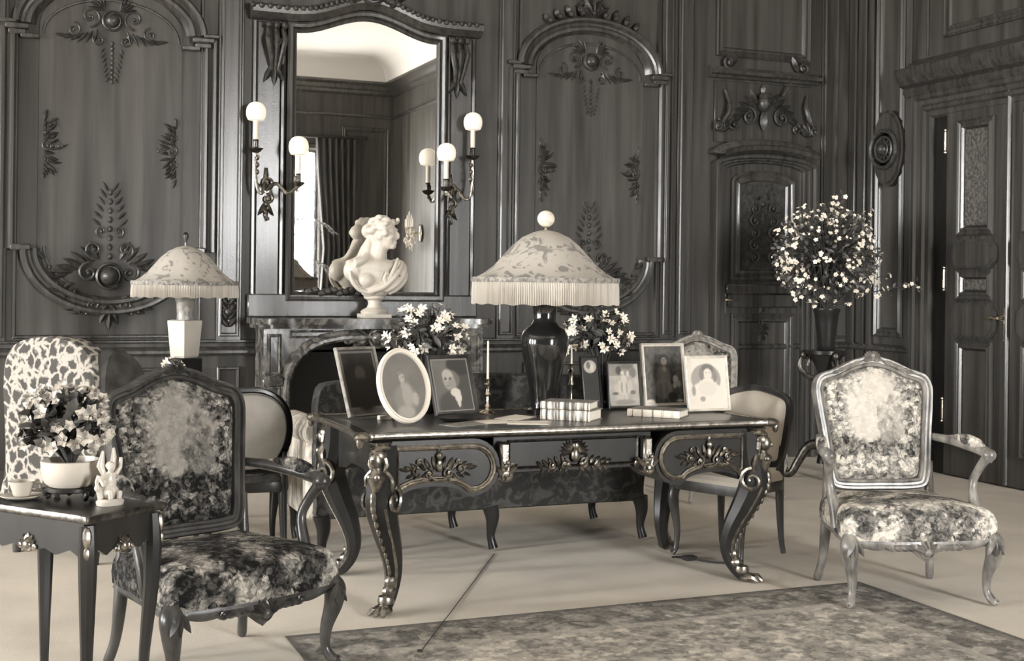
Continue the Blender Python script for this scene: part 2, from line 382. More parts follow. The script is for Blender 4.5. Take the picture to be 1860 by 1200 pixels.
def wall_holes(L, H, holes, th=0.2):
    """slab in local x (0..L), z (0..H), front at y=0, with rectangular openings"""
    xs = sorted({0, L, *[h[0] for h in holes], *[h[1] for h in holes]}); zs = sorted({0, H, *[h[2] for h in holes], *[h[3] for h in holes]})
    mb = MB()
    for i in range(len(xs) - 1):
        for j in range(len(zs) - 1):
            cx, cz = (xs[i] + xs[i + 1]) / 2, (zs[j] + zs[j + 1]) / 2
            if any(h[0] < cx < h[1] and h[2] < cz < h[3] for h in holes): continue
            mb.box(xs[i], xs[i + 1], 0, th, zs[j], zs[j + 1])
    return mb

# ---- back wall (local x = world X, z up, proud = -y)
wall_back = struct('wall_back', (0, YB, 0), 0, (lambda q: (q.box(XL, XR, 0, 0.2, 0, ZC), q)[1])(MB()), WOODP)
PF = [(0, 0), (0, 0.022), (0.012, 0.032), (0.024, 0.022), (0.034, 0.018), (0.05, 0.03), (0.062, 0.03), (0.07, 0.012), (0.08, 0.0)]
THIN = [(0, 0), (0, 0.012), (0.008, 0.02), (0.018, 0.02), (0.026, 0.0)]
BOLD = [(0, 0), (0, 0.03), (0.014, 0.05), (0.03, 0.05), (0.044, 0.03), (0.058, 0.026), (0.072, 0.042), (0.09, 0.042), (0.104, 0.016), (0.12, 0.0)]
def rectpath(x0, x1, z0, z1): return [(x0, z0), (x1, z0), (x1, z1), (x0, z1)]
def mould(parent, path, prof, closed=False, material=None, name='moulding', y=0.0):
    q = MB(); q.sweep(path, prof, closed, y); return build(q, name, material or WOOD, parent, True, 30)

def carve_bottom(cx, cz, S=1.0):
    q = MB(); q.boss(cx, cz, 0.055 * S, -0.012, 0.07 * S)
    for sg in (-1, 1):
        q.scr(cx + sg * 0.12 * S, cz + 0.02 * S, 0.06 * S, PI / 2, 1.2, -sg, 0.012 * S, -0.01)
        q.scr(cx + sg * 0.09 * S, cz + 0.16 * S, 0.055 * S, -PI / 2, 1.2, sg, 0.011 * S, -0.01)
        q.scr(cx + sg * 0.05 * S, cz + 0.27 * S, 0.035 * S, -PI / 2, 1.1, sg, 0.009 * S, -0.01)
        q.scr(cx + sg * 0.1 * S, cz - 0.17 * S, 0.045 * S, PI / 2, 1.2, sg, 0.011 * S, -0.02)
        q.scr(cx + sg * 0.22 * S, cz - 0.09 * S, 0.045 * S, PI / 2, 1.2, -sg, 0.011 * S, -0.01)
        for k in range(7):
            a = PI / 2 - sg * (0.5 + 0.22 * k); q.lf(cx + sg * (0.06 + 0.03 * k) * S, cz + (0.1 - 0.015 * k) * S, a, 0.13 * S, 0.045 * S, -0.006, 0.026)
        for k in range(6):
            q.lf(cx + sg * (0.14 + 0.045 * k) * S, cz - (0.2 - 0.012 * k * k) * S, PI / 2 - sg * 1.9 + 0.2 * k * sg, 0.075 * S, 0.034 * S, -0.03, 0.02)
            q.ell((cx + sg * (0.13 + 0.042 * k) * S, -0.04, cz - (0.225 - 0.011 * k * k) * S), 0.011 * S, 8, 5)
        for k in range(6): q.lf(cx + sg * (0.012 + 0.008 * (5 - k)) * S, cz + (0.3 + 0.042 * k) * S, PI / 2 - sg * (0.85 - 0.06 * k), 0.075 * S, 0.03 * S, -0.004, 0.02)
    for k in range(8): q.ell((cx, -0.014, cz + (0.12 + 0.055 * k) * S), (0.016 * S, 0.016, 0.02 * S), 8, 6)
    for k in range(5): q.lf(cx, cz - 0.17 * S, -PI / 2 + (k - 2) * 0.45, (0.16 - 0.03 * abs(k - 2)) * S, 0.045 * S, -0.02, 0.03)
    return q
def carve_top(cx, cz, S=1.0):
    q = MB(); q.boss(cx, cz, 0.05 * S, -0.008, 0.06 * S)
    for sg in (-1, 1):
        q.scr(cx + sg * 0.15 * S, cz + 0.02 * S, 0.075 * S, -PI / 2, 1.25, -sg, 0.011 * S, -0.006)
        q.scr(cx + sg * 0.09 * S, cz - 0.14 * S, 0.05 * S, PI / 2, 1.2, -sg, 0.01 * S, -0.006)
        q.scr(cx + sg * 0.26 * S, cz - 0.08 * S, 0.05 * S, PI / 2, 1.2, sg, 0.01 * S, -0.006)
        for k in range(7): q.lf(cx + sg * (0.1 + 0.03 * k) * S, cz - (0.06 + 0.012 * k) * S, -PI / 2 + sg * (0.25 + 0.24 * k), 0.12 * S, 0.04 * S, -0.003, 0.022)
        for k in range(5): q.lf(cx + sg * 0.05 * S, cz + 0.07 * S, PI / 2 - sg * (0.2 + 0.3 * k), 0.13 * S, 0.04 * S, -0.003, 0.022)
        for k in range(7): q.lf(cx + sg * (0.05 - 0.006 * k) * S, cz - (0.19 + 0.034 * k) * S, -PI / 2 + sg * 0.6, 0.06 * S, 0.028 * S, -0.002, 0.018)
    for k in range(9): q.ell((cx, -0.012, cz - (0.16 + 0.034 * k) * S), (0.014 * S, 0.014, 0.017 * S), 8, 6)
    return q
def carve_side(cx, cz, sg, S=1.0):
    random.seed(int(cx * 100)); q = MB(); q.scr(cx, cz, 0.04 * S, PI / 2, 1.2, sg, 0.011 * S, -0.006); q.scr(cx + sg * 0.06 * S, cz, 0.025 * S, PI / 2, 1.1, -sg, 0.009 * S, -0.006)
    for v in (-1, 1):
        q.scr(cx - sg * 0.02 * S, cz + v * 0.09 * S, 0.03 * S, -v * PI / 2, 1.1, sg * v, 0.009 * S, -0.006)
        for k in range(6): q.lf(cx - sg * 0.03 * S, cz + v * (0.03 + 0.03 * k) * S, v * PI / 2 - v * sg * (0.9 - 0.13 * k), (0.13 - 0.008 * k) * S * random.uniform(0.4, 1.0), 0.036 * S, -0.003, 0.024, random.uniform(-0.9, 0.9)); q.lf(cx - sg * 0.0 * S, cz + v * (0.02 + 0.025 * k) * S, v * PI / 2 - v * sg * (1.5 - 0.16 * k), (0.14 - 0.012 * k) * S * random.uniform(0.35, 1.05), 0.034 * S, -0.003, 0.024, random.uniform(-0.9, 0.9))
    for k in range(4): q.ell((cx + sg * (0.03 + 0.02 * k) * S, -0.015, cz), 0.012 * S, 8, 5)
    return q

def big_panel(cx, a=0.6):
    x0, x1 = cx - a, cx + a; ZT, zb, zc = 1.615, 1.02, 3.1
    q = MB(); q.prism([(x0 + 0.14, zc)] + [(x0 + 0.14, ZT - 0.02)] + arc(cx, ZT - 0.02, a - 0.14, 0.33, PI, 2 * PI)[1:-1] + [(x1 - 0.14, ZT - 0.02), (x1 - 0.14, zc)] + arc(cx, zc, a - 0.14, 0.28, 0, PI)[1:-1], -0.012, 0.0)
    build(q, 'panel', WOODP, wall_back)
    for sx in (-1, 1):
        xo = cx + sx * a
        pr = [(-sx * o, h) for o, h in BOLD]
        mould(wall_back, [(xo, ZT), (xo, zc - 0.03)], pr)
        q = MB(); q.box(xo - 0.075, xo + 0.075, -0.07, 0, zc - 0.045, zc - 0.01, 0.008); q.box(xo - 0.055, xo + 0.055, -0.055, 0, zc - 0.08, zc - 0.045, 0.006)
        q.box(xo + sx * 0.0, xo + sx * 0.11, -0.06, 0, zc - 0.01, zc + 0.02, 0.008)
        q.box(xo - sx * 0.14, xo - sx * 0.02, -0.055, 0, zc - 0.1, zc - 0.07, 0.006)
        q.box(xo - sx * 0.1, xo + sx * 0.03, -0.06, 0, ZT - 0.01, ZT + 0.03, 0.008)
        build(q, 'capital', WOOD, wall_back)
    mould(wall_back, arc(cx, zc, a + 0.03, 0.41, 0.02, PI - 0.02, 36), [(0, 0)] + [(o * 1.25, h * 1.35) for o, h in BOLD])
    mould(wall_back, arc(cx, zc - 0.06, a - 0.15, 0.27, 0.0, PI, 30), THIN)
    mould(wall_back, arc(cx, ZT, a - 0.03, 0.44, PI, 2 * PI, 36), [(o * 1.15, h * 1.25) for o, h in BOLD])
    mould(wall_back, arc(cx, ZT + 0.02, a - 0.17, 0.33, PI, PI + 0.9, 12), THIN); mould(wall_back, arc(cx, ZT + 0.02, a - 0.17, 0.33, 2 * PI - 0.9, 2 * PI, 12), THIN)
    mould(wall_back, rectpath(x0 - 0.01, x1 + 0.01, zb, 4.0), THIN, True)
    build(carve_bottom(cx, 1.44, 1.12), 'carving', CARVE, wall_back); build(carve_top(cx, 3.16, 0.95), 'carving', CARVE, wall_back)
    build(carve_side(x0 + 0.2, 2.3, 1), 'carving', CARVE, wall_back); build(carve_side(x1 - 0.2, 2.3, -1), 'carving', CARVE, wall_back)
    q = MB()
    for k in range(-4, 5):
        t = PI / 2 + k * 0.16; px, pz = cx + (a + 0.02) * cos(t), 3.1 + 0.43 * sin(t)
        q.ell((px, -0.06, pz), (0.026, 0.03, 0.022), 8, 6); q.lf(px, pz, t, 0.09 - 0.006 * abs(k), 0.05, -0.03, 0.03)
    for sg in (-1, 1): q.scr(cx + sg * 0.07, 3.58, 0.05, -PI / 2, 1.2, sg, 0.014, -0.03)
    for k in range(5): q.lf(cx, 3.5, PI / 2 + (k - 2) * 0.5, 0.17, 0.06, -0.04, 0.04)
    build(q, 'crest_carving', CARVE, wall_back)
big_panel(0.767); big_panel(4.35); big_panel(-1.35, 0.55)

def pilaster(parent, x0, x1, z0, z1, y=0.0, pr=THIN):
    q = MB(); q.box(x0, x1, -0.02, 0, z0, z1, 0.006); build(q, 'pilaster', WOOD, parent)
    mould(parent, rectpath(x0 + 0.018, x1 - 0.018, z0 + 0.03, z1 - 0.03), [(o, h + 0.02) for o, h in pr], True)
for x0, x1 in ((-0.42, -0.2), (-0.12, 0.12), (1.475, 1.655), (3.575, 3.725), (4.985, 5.1), (5.13, 5.275), (6.52, 6.7)):
    pilaster(wall_back, x0, x1, 1.0, 4.3)
# small carved drop at the foot of the strip beside the fireplace
q = MB()
for k in range(6):
    for sg in (-1, 1): q.lf(1.565, 1.1 + 0.05 * k, PI / 2 - sg * 0.7, 0.085, 0.045, -0.02, 0.025)
q.boss(1.565, 1.2, 0.03, -0.02); build(q, 'carving', CARVE, wall_back)
# dado
mould(wall_back, [(XL, 0.90), (XR, 0.90)], [(0, 0), (0, 0.03), (0.016, 0.05), (0.034, 0.05), (0.05, 0.03), (0.06, 0.0)], name='dado_rail')
mould(wall_back, [(XL, 0.985), (XR, 0.985)], THIN, name='dado_rail')
for x0, x1 in ((-0.4, -0.2), (0.17, 1.37), (1.49, 1.65), (3.8, 4.92), (5.05, 5.28), (6.5, 6.7)):
    mould(wall_back, rectpath(x0, x1, 0.24, 0.82), THIN, True)
q = MB(); q.box(XL, 5.4, -0.03, 0, 0, 0.16, 0.01); q.box(6.46, XR, -0.03, 0, 0, 0.16, 0.01); o = struct('baseboard_back', (0, YB, 0), 0, q, WOOD)

# ---- door in the back wall
door_2 = struct('door_2', (0, YB, 0))
DX0, DX1, DC = 5.445, 6.435, 5.94
q = MB(); q.box(5.55, 6.33, -0.03, 0, 0.0, 2.5, 0.004); build(q, 'door_leaf', BLACKW if False else WOOD, door_2)
def arch_top(x0, x1, z0, z1, rise, n=14):
    """closed path up the left jamb, over a low arch, down the right"""
    c = (x0 + x1) / 2; h = (x1 - x0) / 2
    return [(x1, z0), (x1, z1)] + [(c + h * cos(PI * i / n), z1 + rise * sin(PI * i / n)) for i in range(1, n)] + [(x0, z1), (x0, z0)]
for inset, hh in ((0.0, 0.10), (0.045, 0.075), (0.085, 0.055)):
    mould(door_2, arch_top(DX0 + inset, DX1 - inset, 0.0, 2.42 - inset * 0.4, 0.09), [(0, 0), (0, hh), (0.01, hh + 0.008), (0.03, hh + 0.008), (0.04, hh - 0.01), (0.045, 0)], name='door_casing')
mould(door_2, arch_top(5.62, 6.24, 1.47, 2.28, 0.1) + [], [(o * 1.3, h + 0.03) for o, h in PF], True)
q = MB(); q.prism(arch_top(5.70, 6.16, 1.54, 2.24, 0.07), -0.04, -0.03); build(q, 'panel', CARVE, door_2)
q = carve_top(5.93, 2.1, 0.5); qq = MB()
for k in range(5):
    for sg in (-1, 1): qq.scr(5.93 + sg * 0.09, 1.66 + 0.1 * k, 0.05, PI / 2, 1.2, sg * (-1) ** k, 0.009, -0.035)
q.add(qq.v, qq.f); q.xf(Matrix.Translation((0, -0.02, 0))); build(q, 'carving', CARVE, door_2)
q = MB(); q.box(5.57, 6.31, -0.075, -0.02, 1.36, 1.44, 0.012); q.box(5.6, 6.28, -0.06, -0.02, 1.25, 1.36, 0.01); build(q, 'lock_rail', WOOD, door_2)
mould(door_2, rectpath(5.63, 6.24, 0.22, 1.2), [(o, h + 0.03) for o, h in PF], True)
q = carve_side(5.93, 1.12, 1, 0.7); q.xf(Matrix.Translation((0, -0.03, 0))); build(q, 'carving', CARVE, door_2)
q = MB(); q.lathe([(0.0, 0), (0.02, 0.002), (0.024, 0.006), (0.012, 0.012), (0.009, 0.03)], 14); q.xf(Matrix.Translation((5.575, -0.03, 1.31)) @ Matrix.Rotation(PI / 2, 4, 'X')); q.tube([(5.575, -0.062, 1.31), (5.6, -0.068, 1.312), (5.64, -0.066, 1.306), (5.68, -0.062, 1.31)], [0.008, 0.009, 0.008, 0.006], 8)
q.box(5.56, 5.59, -0.036, -0.028, 1.2, 1.4, 0.004); build(q, 'door_handle', BRASS, door_2)
# overdoor: arched hood, relief field, cornice, upper panel
hood = [(DX1 + 0.03, 2.50)] + [(DC + 0.53 * cos(PI * i / 16), 2.50 + 0.13 * sin(PI * i / 16)) for i in range(1, 16)] + [(DX0 - 0.03, 2.50)]
mould(door_2, hood, [(0.12, 0), (0.12, 0.1), (0.09, 0.16), (0.06, 0.17), (0.045, 0.13), (0.02, 0.12), (0.0, 0.1), (0.0, 0)], name='hood')
q = MB(); q.box(DX0 + 0.02, DX1 - 0.02, -0.03, 0, 2.6, 3.1, 0.005); build(q, 'relief_panel', WOOD, door_2)
q = MB(); q.ell((DC - 0.03, -0.07, 2.93), (0.055, 0.06, 0.075), 12, 10); q.ell((DC - 0.03, -0.12, 2.92), (0.014, 0.02, 0.02), 8, 6); q.ell((DC - 0.03, -0.1, 2.985), (0.065, 0.04, 0.03), 12, 6)
q.lf(DC - 0.03, 2.86, -PI / 2, 0.16, 0.07, -0.06, 0.05); q.lf(DC - 0.03, 3.0, PI / 2, 0.1, 0.05, -0.05, 0.03)
for sg in (-1, 1):
    q.scr(DC + sg * 0.16, 2.82, 0.08, PI / 2, 1.2, sg, 0.016, -0.03); q.scr(DC + sg * 0.3, 2.74, 0.05, PI / 2, 1.2, -sg, 0.014, -0.03)
    q.tube([(DC + sg * 0.4, -0.06, 3.02), (DC + sg * 0.37, -0.09, 2.92), (DC + sg * 0.39, -0.11, 2.82), (DC + sg * 0.45, -0.1, 2.74)], [0.012, 0.02, 0.022, 0.01], 8)
    q.scr(DC + sg * 0.47, 2.72, 0.04, PI / 2, 1.2, sg, 0.014, -0.06)
    for k in range(6): q.lf(DC + sg * (0.07 + 0.03 * k), 2.93 - 0.02 * k, PI / 2 - sg * (0.6 + 0.32 * k), 0.13, 0.05, -0.03, 0.03)
    for k in range(5): q.lf(DC + sg * 0.42, 2.68, PI / 2 + sg * (0.9 - 0.4 * k), 0.12, 0.045, -0.05, 0.03)
    q.scr(DC + sg * 0.36, 3.25, 0.05, -PI / 2, 1.3, sg, 0.016, -0.04); q.lf(DC + sg * 0.33, 3.22, PI / 2 + sg * 0.5, 0.14, 0.06, -0.03, 0.03)
q.tube([(DC + 0.14, -0.1, 3.0), (DC + 0.17, -0.13, 3.06), (DC + 0.2, -0.12, 3.12)], [0.012, 0.014, 0.006], 7)
build(q, 'carving', CARVE, door_2)
mould(door_2, [(DX0 - 0.04, 3.12), (DX1 + 0.04, 3.12)], [(0, 0), (0, 0.05), (0.02, 0.06), (0.03, 0.09), (0.055, 0.1), (0.06, 0.07), (0.09, 0.05), (0.1, 0)], name='cornice')
mould(door_2, rectpath(5.48, 6.4, 3.3, 4.3), [(o, h) for o, h in PF], True)

# ---- right wall (local x runs from the back corner towards the camera, proud towards -X)
wall_right = struct('wall_right', (XR, YB, 0), -PI / 2, (lambda q: (q.box(0, YB - YF, 0, 0.2, 0, ZC), q)[1])(MB()), WOODP)
for x0, x1 in ((0.0, 0.10), (0.17, 0.235), (0.26, 0.33)):
    q = MB(); q.box(x0, x1, -0.03, 0, 0.16, 4.3, 0.01); build(q, 'pilaster', WOOD, wall_right)
mould(wall_right, rectpath(0.36, 0.72, 1.02, 4.2), PF, True)
for k in range(4): mould(wall_right, [(0.745 + 0.028 * k, 0.2), (0.745 + 0.028 * k, 4.3)], [(0, 0), (0, 0.02 + 0.008 * k), (0.008, 0.028 + 0.008 * k), (0.016, 0.02 + 0.008 * k), (0.02, 0)])
q = MB()
pts = [(0.55 + 0.19 * cos(t) * (1 if abs(sin(t)) < 2 else 1), 2.56 + 0.31 * sin(t)) for t in [2 * PI * i / 56 for i in range(56)]]
q.prism(pts, -0.05, 0); q.prism([(0.55 + (x - 0.55) * 0.86, 2.56 + (z - 2.56) * 0.92) for x, z in pts], -0.075, -0.05)
build(q, 'medallion_back', WOOD, wall_right, ang=25)
q = MB(); q.boss(0, 0, 0.05, -0.09, 0.07); q.lathe([(0.17, 0), (0.175, 0.02), (0.16, 0.04), (0.14, 0.03), (0.13, 0.01)], 28); q.xf(Matrix.Identity(4))
q2 = MB(); q2.lathe([(0.16, 0), (0.168, 0.02), (0.155, 0.038), (0.138, 0.03), (0.13, 0.0)], 30); q2.xf(Matrix.Translation((0.55, -0.075, 2.55)) @ Matrix.Rotation(PI / 2, 4, 'X')); q2.boss(0.55, 2.55, 0.045, -0.08, 0.06)
q2.lathe([(0.085, 0), (0.09, 0.02), (0.1, 0.028), (0.112, 0.02), (0.115, 0)], 28); q2.xf(Matrix.Translation((0.55, -0.075, 2.55)) @ Matrix.Rotation(PI / 2, 4, 'X'), len(q2.v) - 28 * 5)
for k in range(12): q2.lf(0.55 + 0.045 * cos(k * PI / 6), 2.55 + 0.045 * sin(k * PI / 6), k * PI / 6, 0.045, 0.026, -0.08, 0.014)
build(q2, 'medallion', CARVE, wall_right)
mould(wall_right, [(0, 0.90), (0.84, 0.90)], [(0, 0), (0, 0.03), (0.016, 0.05), (0.034, 0.05), (0.05, 0.03), (0.06, 0.0)], name='dado_rail')
mould(wall_right, rectpath(0.36, 0.72, 0.24, 0.82), THIN, True)
q = MB(); q.box(0, 0.84, -0.03, 0, 0, 0.16, 0.01); q.box(2.98, 13.3, -0.03, 0, 0, 0.16, 0.01); struct('baseboard_right', (XR, YB, 0), -PI / 2, q, WOOD)
door_1 = struct('door_1', (XR, YB, 0), -PI / 2)
CAS = [(0, 0), (0, 0.05), (0.02, 0.075), (0.045, 0.09), (0.075, 0.09), (0.09, 0.07), (0.12, 0.062), (0.14, 0.08), (0.165, 0.08), (0.18, 0.06), (0.215, 0.055), (0.235, 0.03), (0.235, 0)]
mould(door_1, [(2.96, 0), (2.96, 2.98), (0.84, 2.98), (0.84, 0)], CAS, name='door_casing')
q = MB(); q.box(1.08, 1.235, -0.012, 0, 0, 2.88); q.box(2.565, 2.72, -0.012, 0, 0, 2.88); q.box(1.08, 2.72, -0.012, 0, 2.86, 2.98); build(q, 'jamb', BLACKW, door_1)
mould(door_1, [(0.80, 3.0), (3.0, 3.0)], [(-0.06, 0.06), (-0.06, 0.09), (-0.03, 0.11), (0.0, 0.1), (0.02, 0.15), (0.05, 0.17), (0.08, 0.19), (0.13, 0.2), (0.15, 0.19), (0.155, 0.1), (0.22, 0.04), (0.24, 0)], name='cornice')
mould(door_1, rectpath(1.16, 2.64, 3.36, 4.3), [(o * 1.2, h) for o, h in PF], True)
q = MB(); q.box(1.2, 2.6, -0.012, 0, 3.4, 4.26, 0.004); build(q, 'overdoor_panel', WOODP, door_1)
mould(door_1, [(0.98, 3.25), (0.98, 4.3)], THIN)
for k, (x0, x1) in enumerate(((1.24, 1.895), (1.9, 2.56))):
    q = MB(); q.box(x0, x1, -0.05, 0, 0.01, 2.855, 0.008); leaf = build(q, 'door_leaf', WOOD, door_1)
    for z0, z1 in ((1.82, 2.69), (1.34, 1.57), (0.22, 1.04)):
        mould(leaf, rectpath(x0 + 0.14, x1 - 0.13, z0, z1), [(o * 0.9, h + 0.05) for o, h in PF], True)
        q = MB(); q.box(x0 + 0.215, x1 - 0.205, -0.062, -0.05, z0 + 0.075, z1 - 0.075, 0.005); build(q, 'panel', DOORC if z0 > 1.2 else WOODP, leaf)
    for z0, z1 in ((1.58, 1.79), (1.06, 1.32)):
        c_ = (x0 + x1) / 2; h_ = (x1 - x0) / 2 - 0.09; zc_ = (z0 + z1) / 2; hz = (z1 - z0) / 2
        for s_, yy in ((1.0, -0.085), (0.88, -0.1)):
            q = MB() if s_ == 1.0 else q
            q.prism([(c_ + h_ * s_ * sx * wx, zc_ + hz * s_ * wz) for sx, wx, wz in ((-1, 0.72, 1), (1, 0.72, 1), (1, 0.95, 0.55), (1, 1, 0), (1, 0.95, -0.55), (1, 0.72, -1), (-1, 0.72, -1), (-1, 0.95, -0.55), (-1, 1, 0), (-1, 0.95, 0.55))], yy, -0.045)
        build(q, 'block', WOOD, leaf, ang=25)
    if k == 0:
        for z in (0.5, 1.5, 2.55):
            q = MB(); q.tube([(1.238, -0.058, z - 0.07), (1.238, -0.058, z + 0.07)], 0.011, 10); q.ell((1.238, -0.058, z + 0.085), 0.013, 8, 6); q.ell((1.238, -0.058, z - 0.085), 0.013, 8, 6); build(q, 'hinge', BRASS, leaf)
        q = MB(); q.box(1.83, 1.87, -0.058, -0.05, 1.05, 1.29, 0.004); q.lathe([(0.0, 0.0), (0.022, 0.002), (0.014, 0.02), (0.01, 0.045)], 14); q.xf(Matrix.Translation((1.85, -0.058, 1.215)) @ Matrix.Rotation(PI / 2, 4, 'X'), 24)
        q.tube([(1.85, -0.105, 1.215), (1.8, -0.112, 1.222), (1.75, -0.108, 1.212), (1.71, -0.104, 1.216)], [0.011, 0.012, 0.01, 0.008], 8); build(q, 'door_handle', BRASS, leaf)
    else:
        q = MB(); q.tube([(1.9, -0.06, 0.02), (1.9, -0.06, 2.85)], 0.016, 8); build(q, 'astragal', WOOD, leaf)
for k in range(2):
    x0 = 3.1 + 3.8 * k
    mould(wall_right, rectpath(x0, x0 + 1.6, 1.02, 4.2), PF, True); pilaster(wall_right, x0 + 1.75, x0 + 2.05, 1.0, 4.3); mould(wall_right, rectpath(x0 + 2.2, x0 + 3.6, 1.02, 4.2), PF, True)
mould(wall_right, [(2.98, 0.90), (13.4, 0.90)], [(0, 0), (0, 0.03), (0.016, 0.05), (0.034, 0.05), (0.05, 0.03), (0.06, 0.0)], name='dado_rail')

# ---- window walls
def window(nm, parent_loc, rz, cx, half):
    o = struct(nm, parent_loc, rz); z0, z1 = WIN_Z0, WIN_Z1
    q = MB(); q.sweep(rectpath(cx - half, cx + half, z0, z1), [(0.0, -0.1), (0.0, 0.02), (-0.03, 0.05), (-0.1, 0.05), (-0.12, 0.0)], True); build(q, 'window_frame', WOOD, o)
    for sx in (-1, 1):
        a, b_ = (cx - half, cx) if sx < 0 else (cx, cx + half)
        q = MB(); q.sweep(rectpath(a, b_, z0, z1), [(0.0, -0.12), (0.0, -0.07), (0.05, -0.07), (0.05, -0.12)], True)
        for zz in (z0 + (z1 - z0) * 0.28, z0 + (z1 - z0) * 0.55, z0 + (z1 - z0) * 0.78): q.box(a, b_, 0.08, 0.12, zz - 0.015, zz + 0.015)
        sash = build(q, 'sash', WOOD, o)
        q = MB(); q.box(a + 0.04, b_ - 0.04, 0.098, 0.102, z0 + 0.04, z1 - 0.04); build(q, 'pane', GLASS, sash, False)
    q = MB(); q.box(cx - half - 0.1, cx + half + 0.1, -0.16, 0.1, z0 - 0.04, z0, 0.01); build(q, 'window_sill', WOOD, o)
    return o
L = YB - YF
wall_left = struct('wall_left', (XL, YF, 0), PI / 2, wall_holes(L, ZC, [(y - YF - WIN_W / 2, y - YF + WIN_W / 2, WIN_Z0, WIN_Z1) for y in LEFT_WIN]), WOODP)
for i, y in enumerate(LEFT_WIN): window('window_%d' % (i + 1), (XL, YF, 0), PI / 2, y - YF, WIN_W / 2)
for c_ in (1.6, 4.0, 7.5, 10.5): mould(wall_left, rectpath(c_ - 0.9, c_ + 0.9, 1.02, 4.2), PF, True)
wall_front = struct('wall_front', (XR, YF, 0), PI, wall_holes(XR - XL, ZC, [(XR - x - FRONT_HALF, XR - x + FRONT_HALF, WIN_Z0, WIN_Z1) for x in FRONT_WIN]), WOODP)
for i, x in enumerate(FRONT_WIN): window('window_%d' % (4 + i), (XR, YF, 0), PI, XR - x, FRONT_HALF)
for x0, x1 in ((0.08, 0.95), (3.3, 5.2), (5.6, 7.6), (8.0, 10.0), (10.4, 12.6)): mould(wall_front, rectpath(x0, x1, 1.02, 4.2), PF, True)
mould(wall_front, [(0, 4.4), (XR - XL, 4.4)], THIN, name='cornice')
q = MB(); q.box(0, XR - XL, -0.03, 0, 0, 0.16, 0.01); struct('baseboard_front', (XR, YF, 0), PI, q, WOOD)
# curtains at the window seen in the mirror
def curtain(x0, x1, lab):
    n = 40; r0 = []; 
    q = MB(); vs = []; H = [0.03, 0.6, 1.3, 2.0, 2.8, 3.4, 3.95]; wd = [1.0, 0.95, 0.86, 0.8, 0.9, 0.97, 1.0]
    for z, wv in zip(H, wd):
        for i in range(n + 1):
            t = i / n; vs.append((x0 + (x1 - x0) * (t * wv), YF + 0.16 + 0.05 * sin(t * PI * 13) + 0.015 * sin(t * 40), z))
    q.add(vs, [(j * (n + 1) + i, j * (n + 1) + i + 1, (j + 1) * (n + 1) + i + 1, (j + 1) * (n + 1) + i) for j in range(len(H) - 1) for i in range(n)])
    st = len(q.v); q.v += [(x, y + 0.02, z) for x, y, z in q.v[:st]]; q.f += [tuple(i + st for i in f[::-1]) for f in q.f[:]]
    o = build(q, 'curtain', CURT); return tag(o, lab, 'curtain')
curtain(6.1, 5.36, 'dark full-length curtain beside the window reflected in the mirror'); curtain(3.45, 4.2, 'dark full-length curtain on the far side of the reflected window')
q = MB(); q.tube([(3.3, YF + 0.14, 3.98), (6.25, YF + 0.14, 3.98)], 0.03, 10); q.ell((3.28, YF + 0.14, 3.98), 0.05, 10, 8); q.ell((6.27, YF + 0.14, 3.98), 0.05, 10, 8)
for x in (3.6, 5.9): q.box(x - 0.02, x + 0.02, YF, YF + 0.14, 3.97, 3.99)
tag(build(q, 'curtain_pole', BLACKW), 'curtain pole over the window behind the camera', 'curtain pole')
# ------------------------------------------------------------------ fireplace, mirror, sconces, bust
fp = thing('fireplace', 'veined marble fireplace with arched opening against the oak wall', 'fireplace', (2.55, YB, 0))
shelf = [(-0.86, -0.36), (-0.78, -0.39), (-0.6, -0.37), (-0.35, -0.42), (0, -0.45), (0.35, -0.42), (0.6, -0.37), (0.78, -0.39), (0.86, -0.36)]
def shelfpoly(k, o): return [(x * k, y * (1 if y < -0.3 else 1) + o) for x, y in cr(shelf, 5)] + [(0.86 * k, -0.001), (-0.86 * k, -0.001)]
q = MB(); q.prismz(shelfpoly(1.0, 0.0), 1.125, 1.165); q.prismz(shelfpoly(0.975, 0.02), 1.095, 1.125); build(q, 'mantel_shelf', MARBLE, fp, ang=30)
op = [(-0.62, 0.0), (-0.62, 0.68), (-0.605, 0.78), (-0.56, 0.87), (-0.48, 0.94), (-0.38, 0.985), (-0.25, 1.008), (-0.12, 1.012), (0, 1.01)]
op = op + [(-x, z) for x, z in op[-2::-1]]
q = MB(); q.prism([(-0.8, 0.0)] + op + [(0.8, 0.0), (0.8, 1.1), (-0.8, 1.1)], -0.33, -0.04); build(q, 'surround', MARBLE, fp, ang=30)
mould(fp, op[::-1], [(0.0, 0.0), (0.0, 0.03), (-0.015, 0.045), (-0.035, 0.045), (-0.05, 0.02), (-0.07, 0.015), (-0.075, 0.0)], material=MARBLE, y=-0.33)
for sx in (-1, 1):
    for zz0, zz1 in ((0.16, 0.7), (0.78, 1.06)): mould(fp, rectpath(*sorted((sx * 0.775, sx * 0.68)), zz0, zz1), [(0, 0), (0, 0.016), (0.012, 0.022), (0.022, 0.016), (0.024, 0)], True, MARBLE, y=-0.33)
    q = MB(); q.box(*sorted((sx * 0.82, sx * 0.64)), -0.36, -0.02, 0.0, 0.12, 0.012); build(q, 'plinth', MARBLE, fp); q = MB(); q.box(*sorted((sx * 0.81, sx * 0.66)), -0.355, -0.3, 0.7, 0.77, 0.01); build(q, 'impost', MARBLE, fp)
q = MB(); q.boss(0, 1.03, 0.05, -0.35, 0.06)
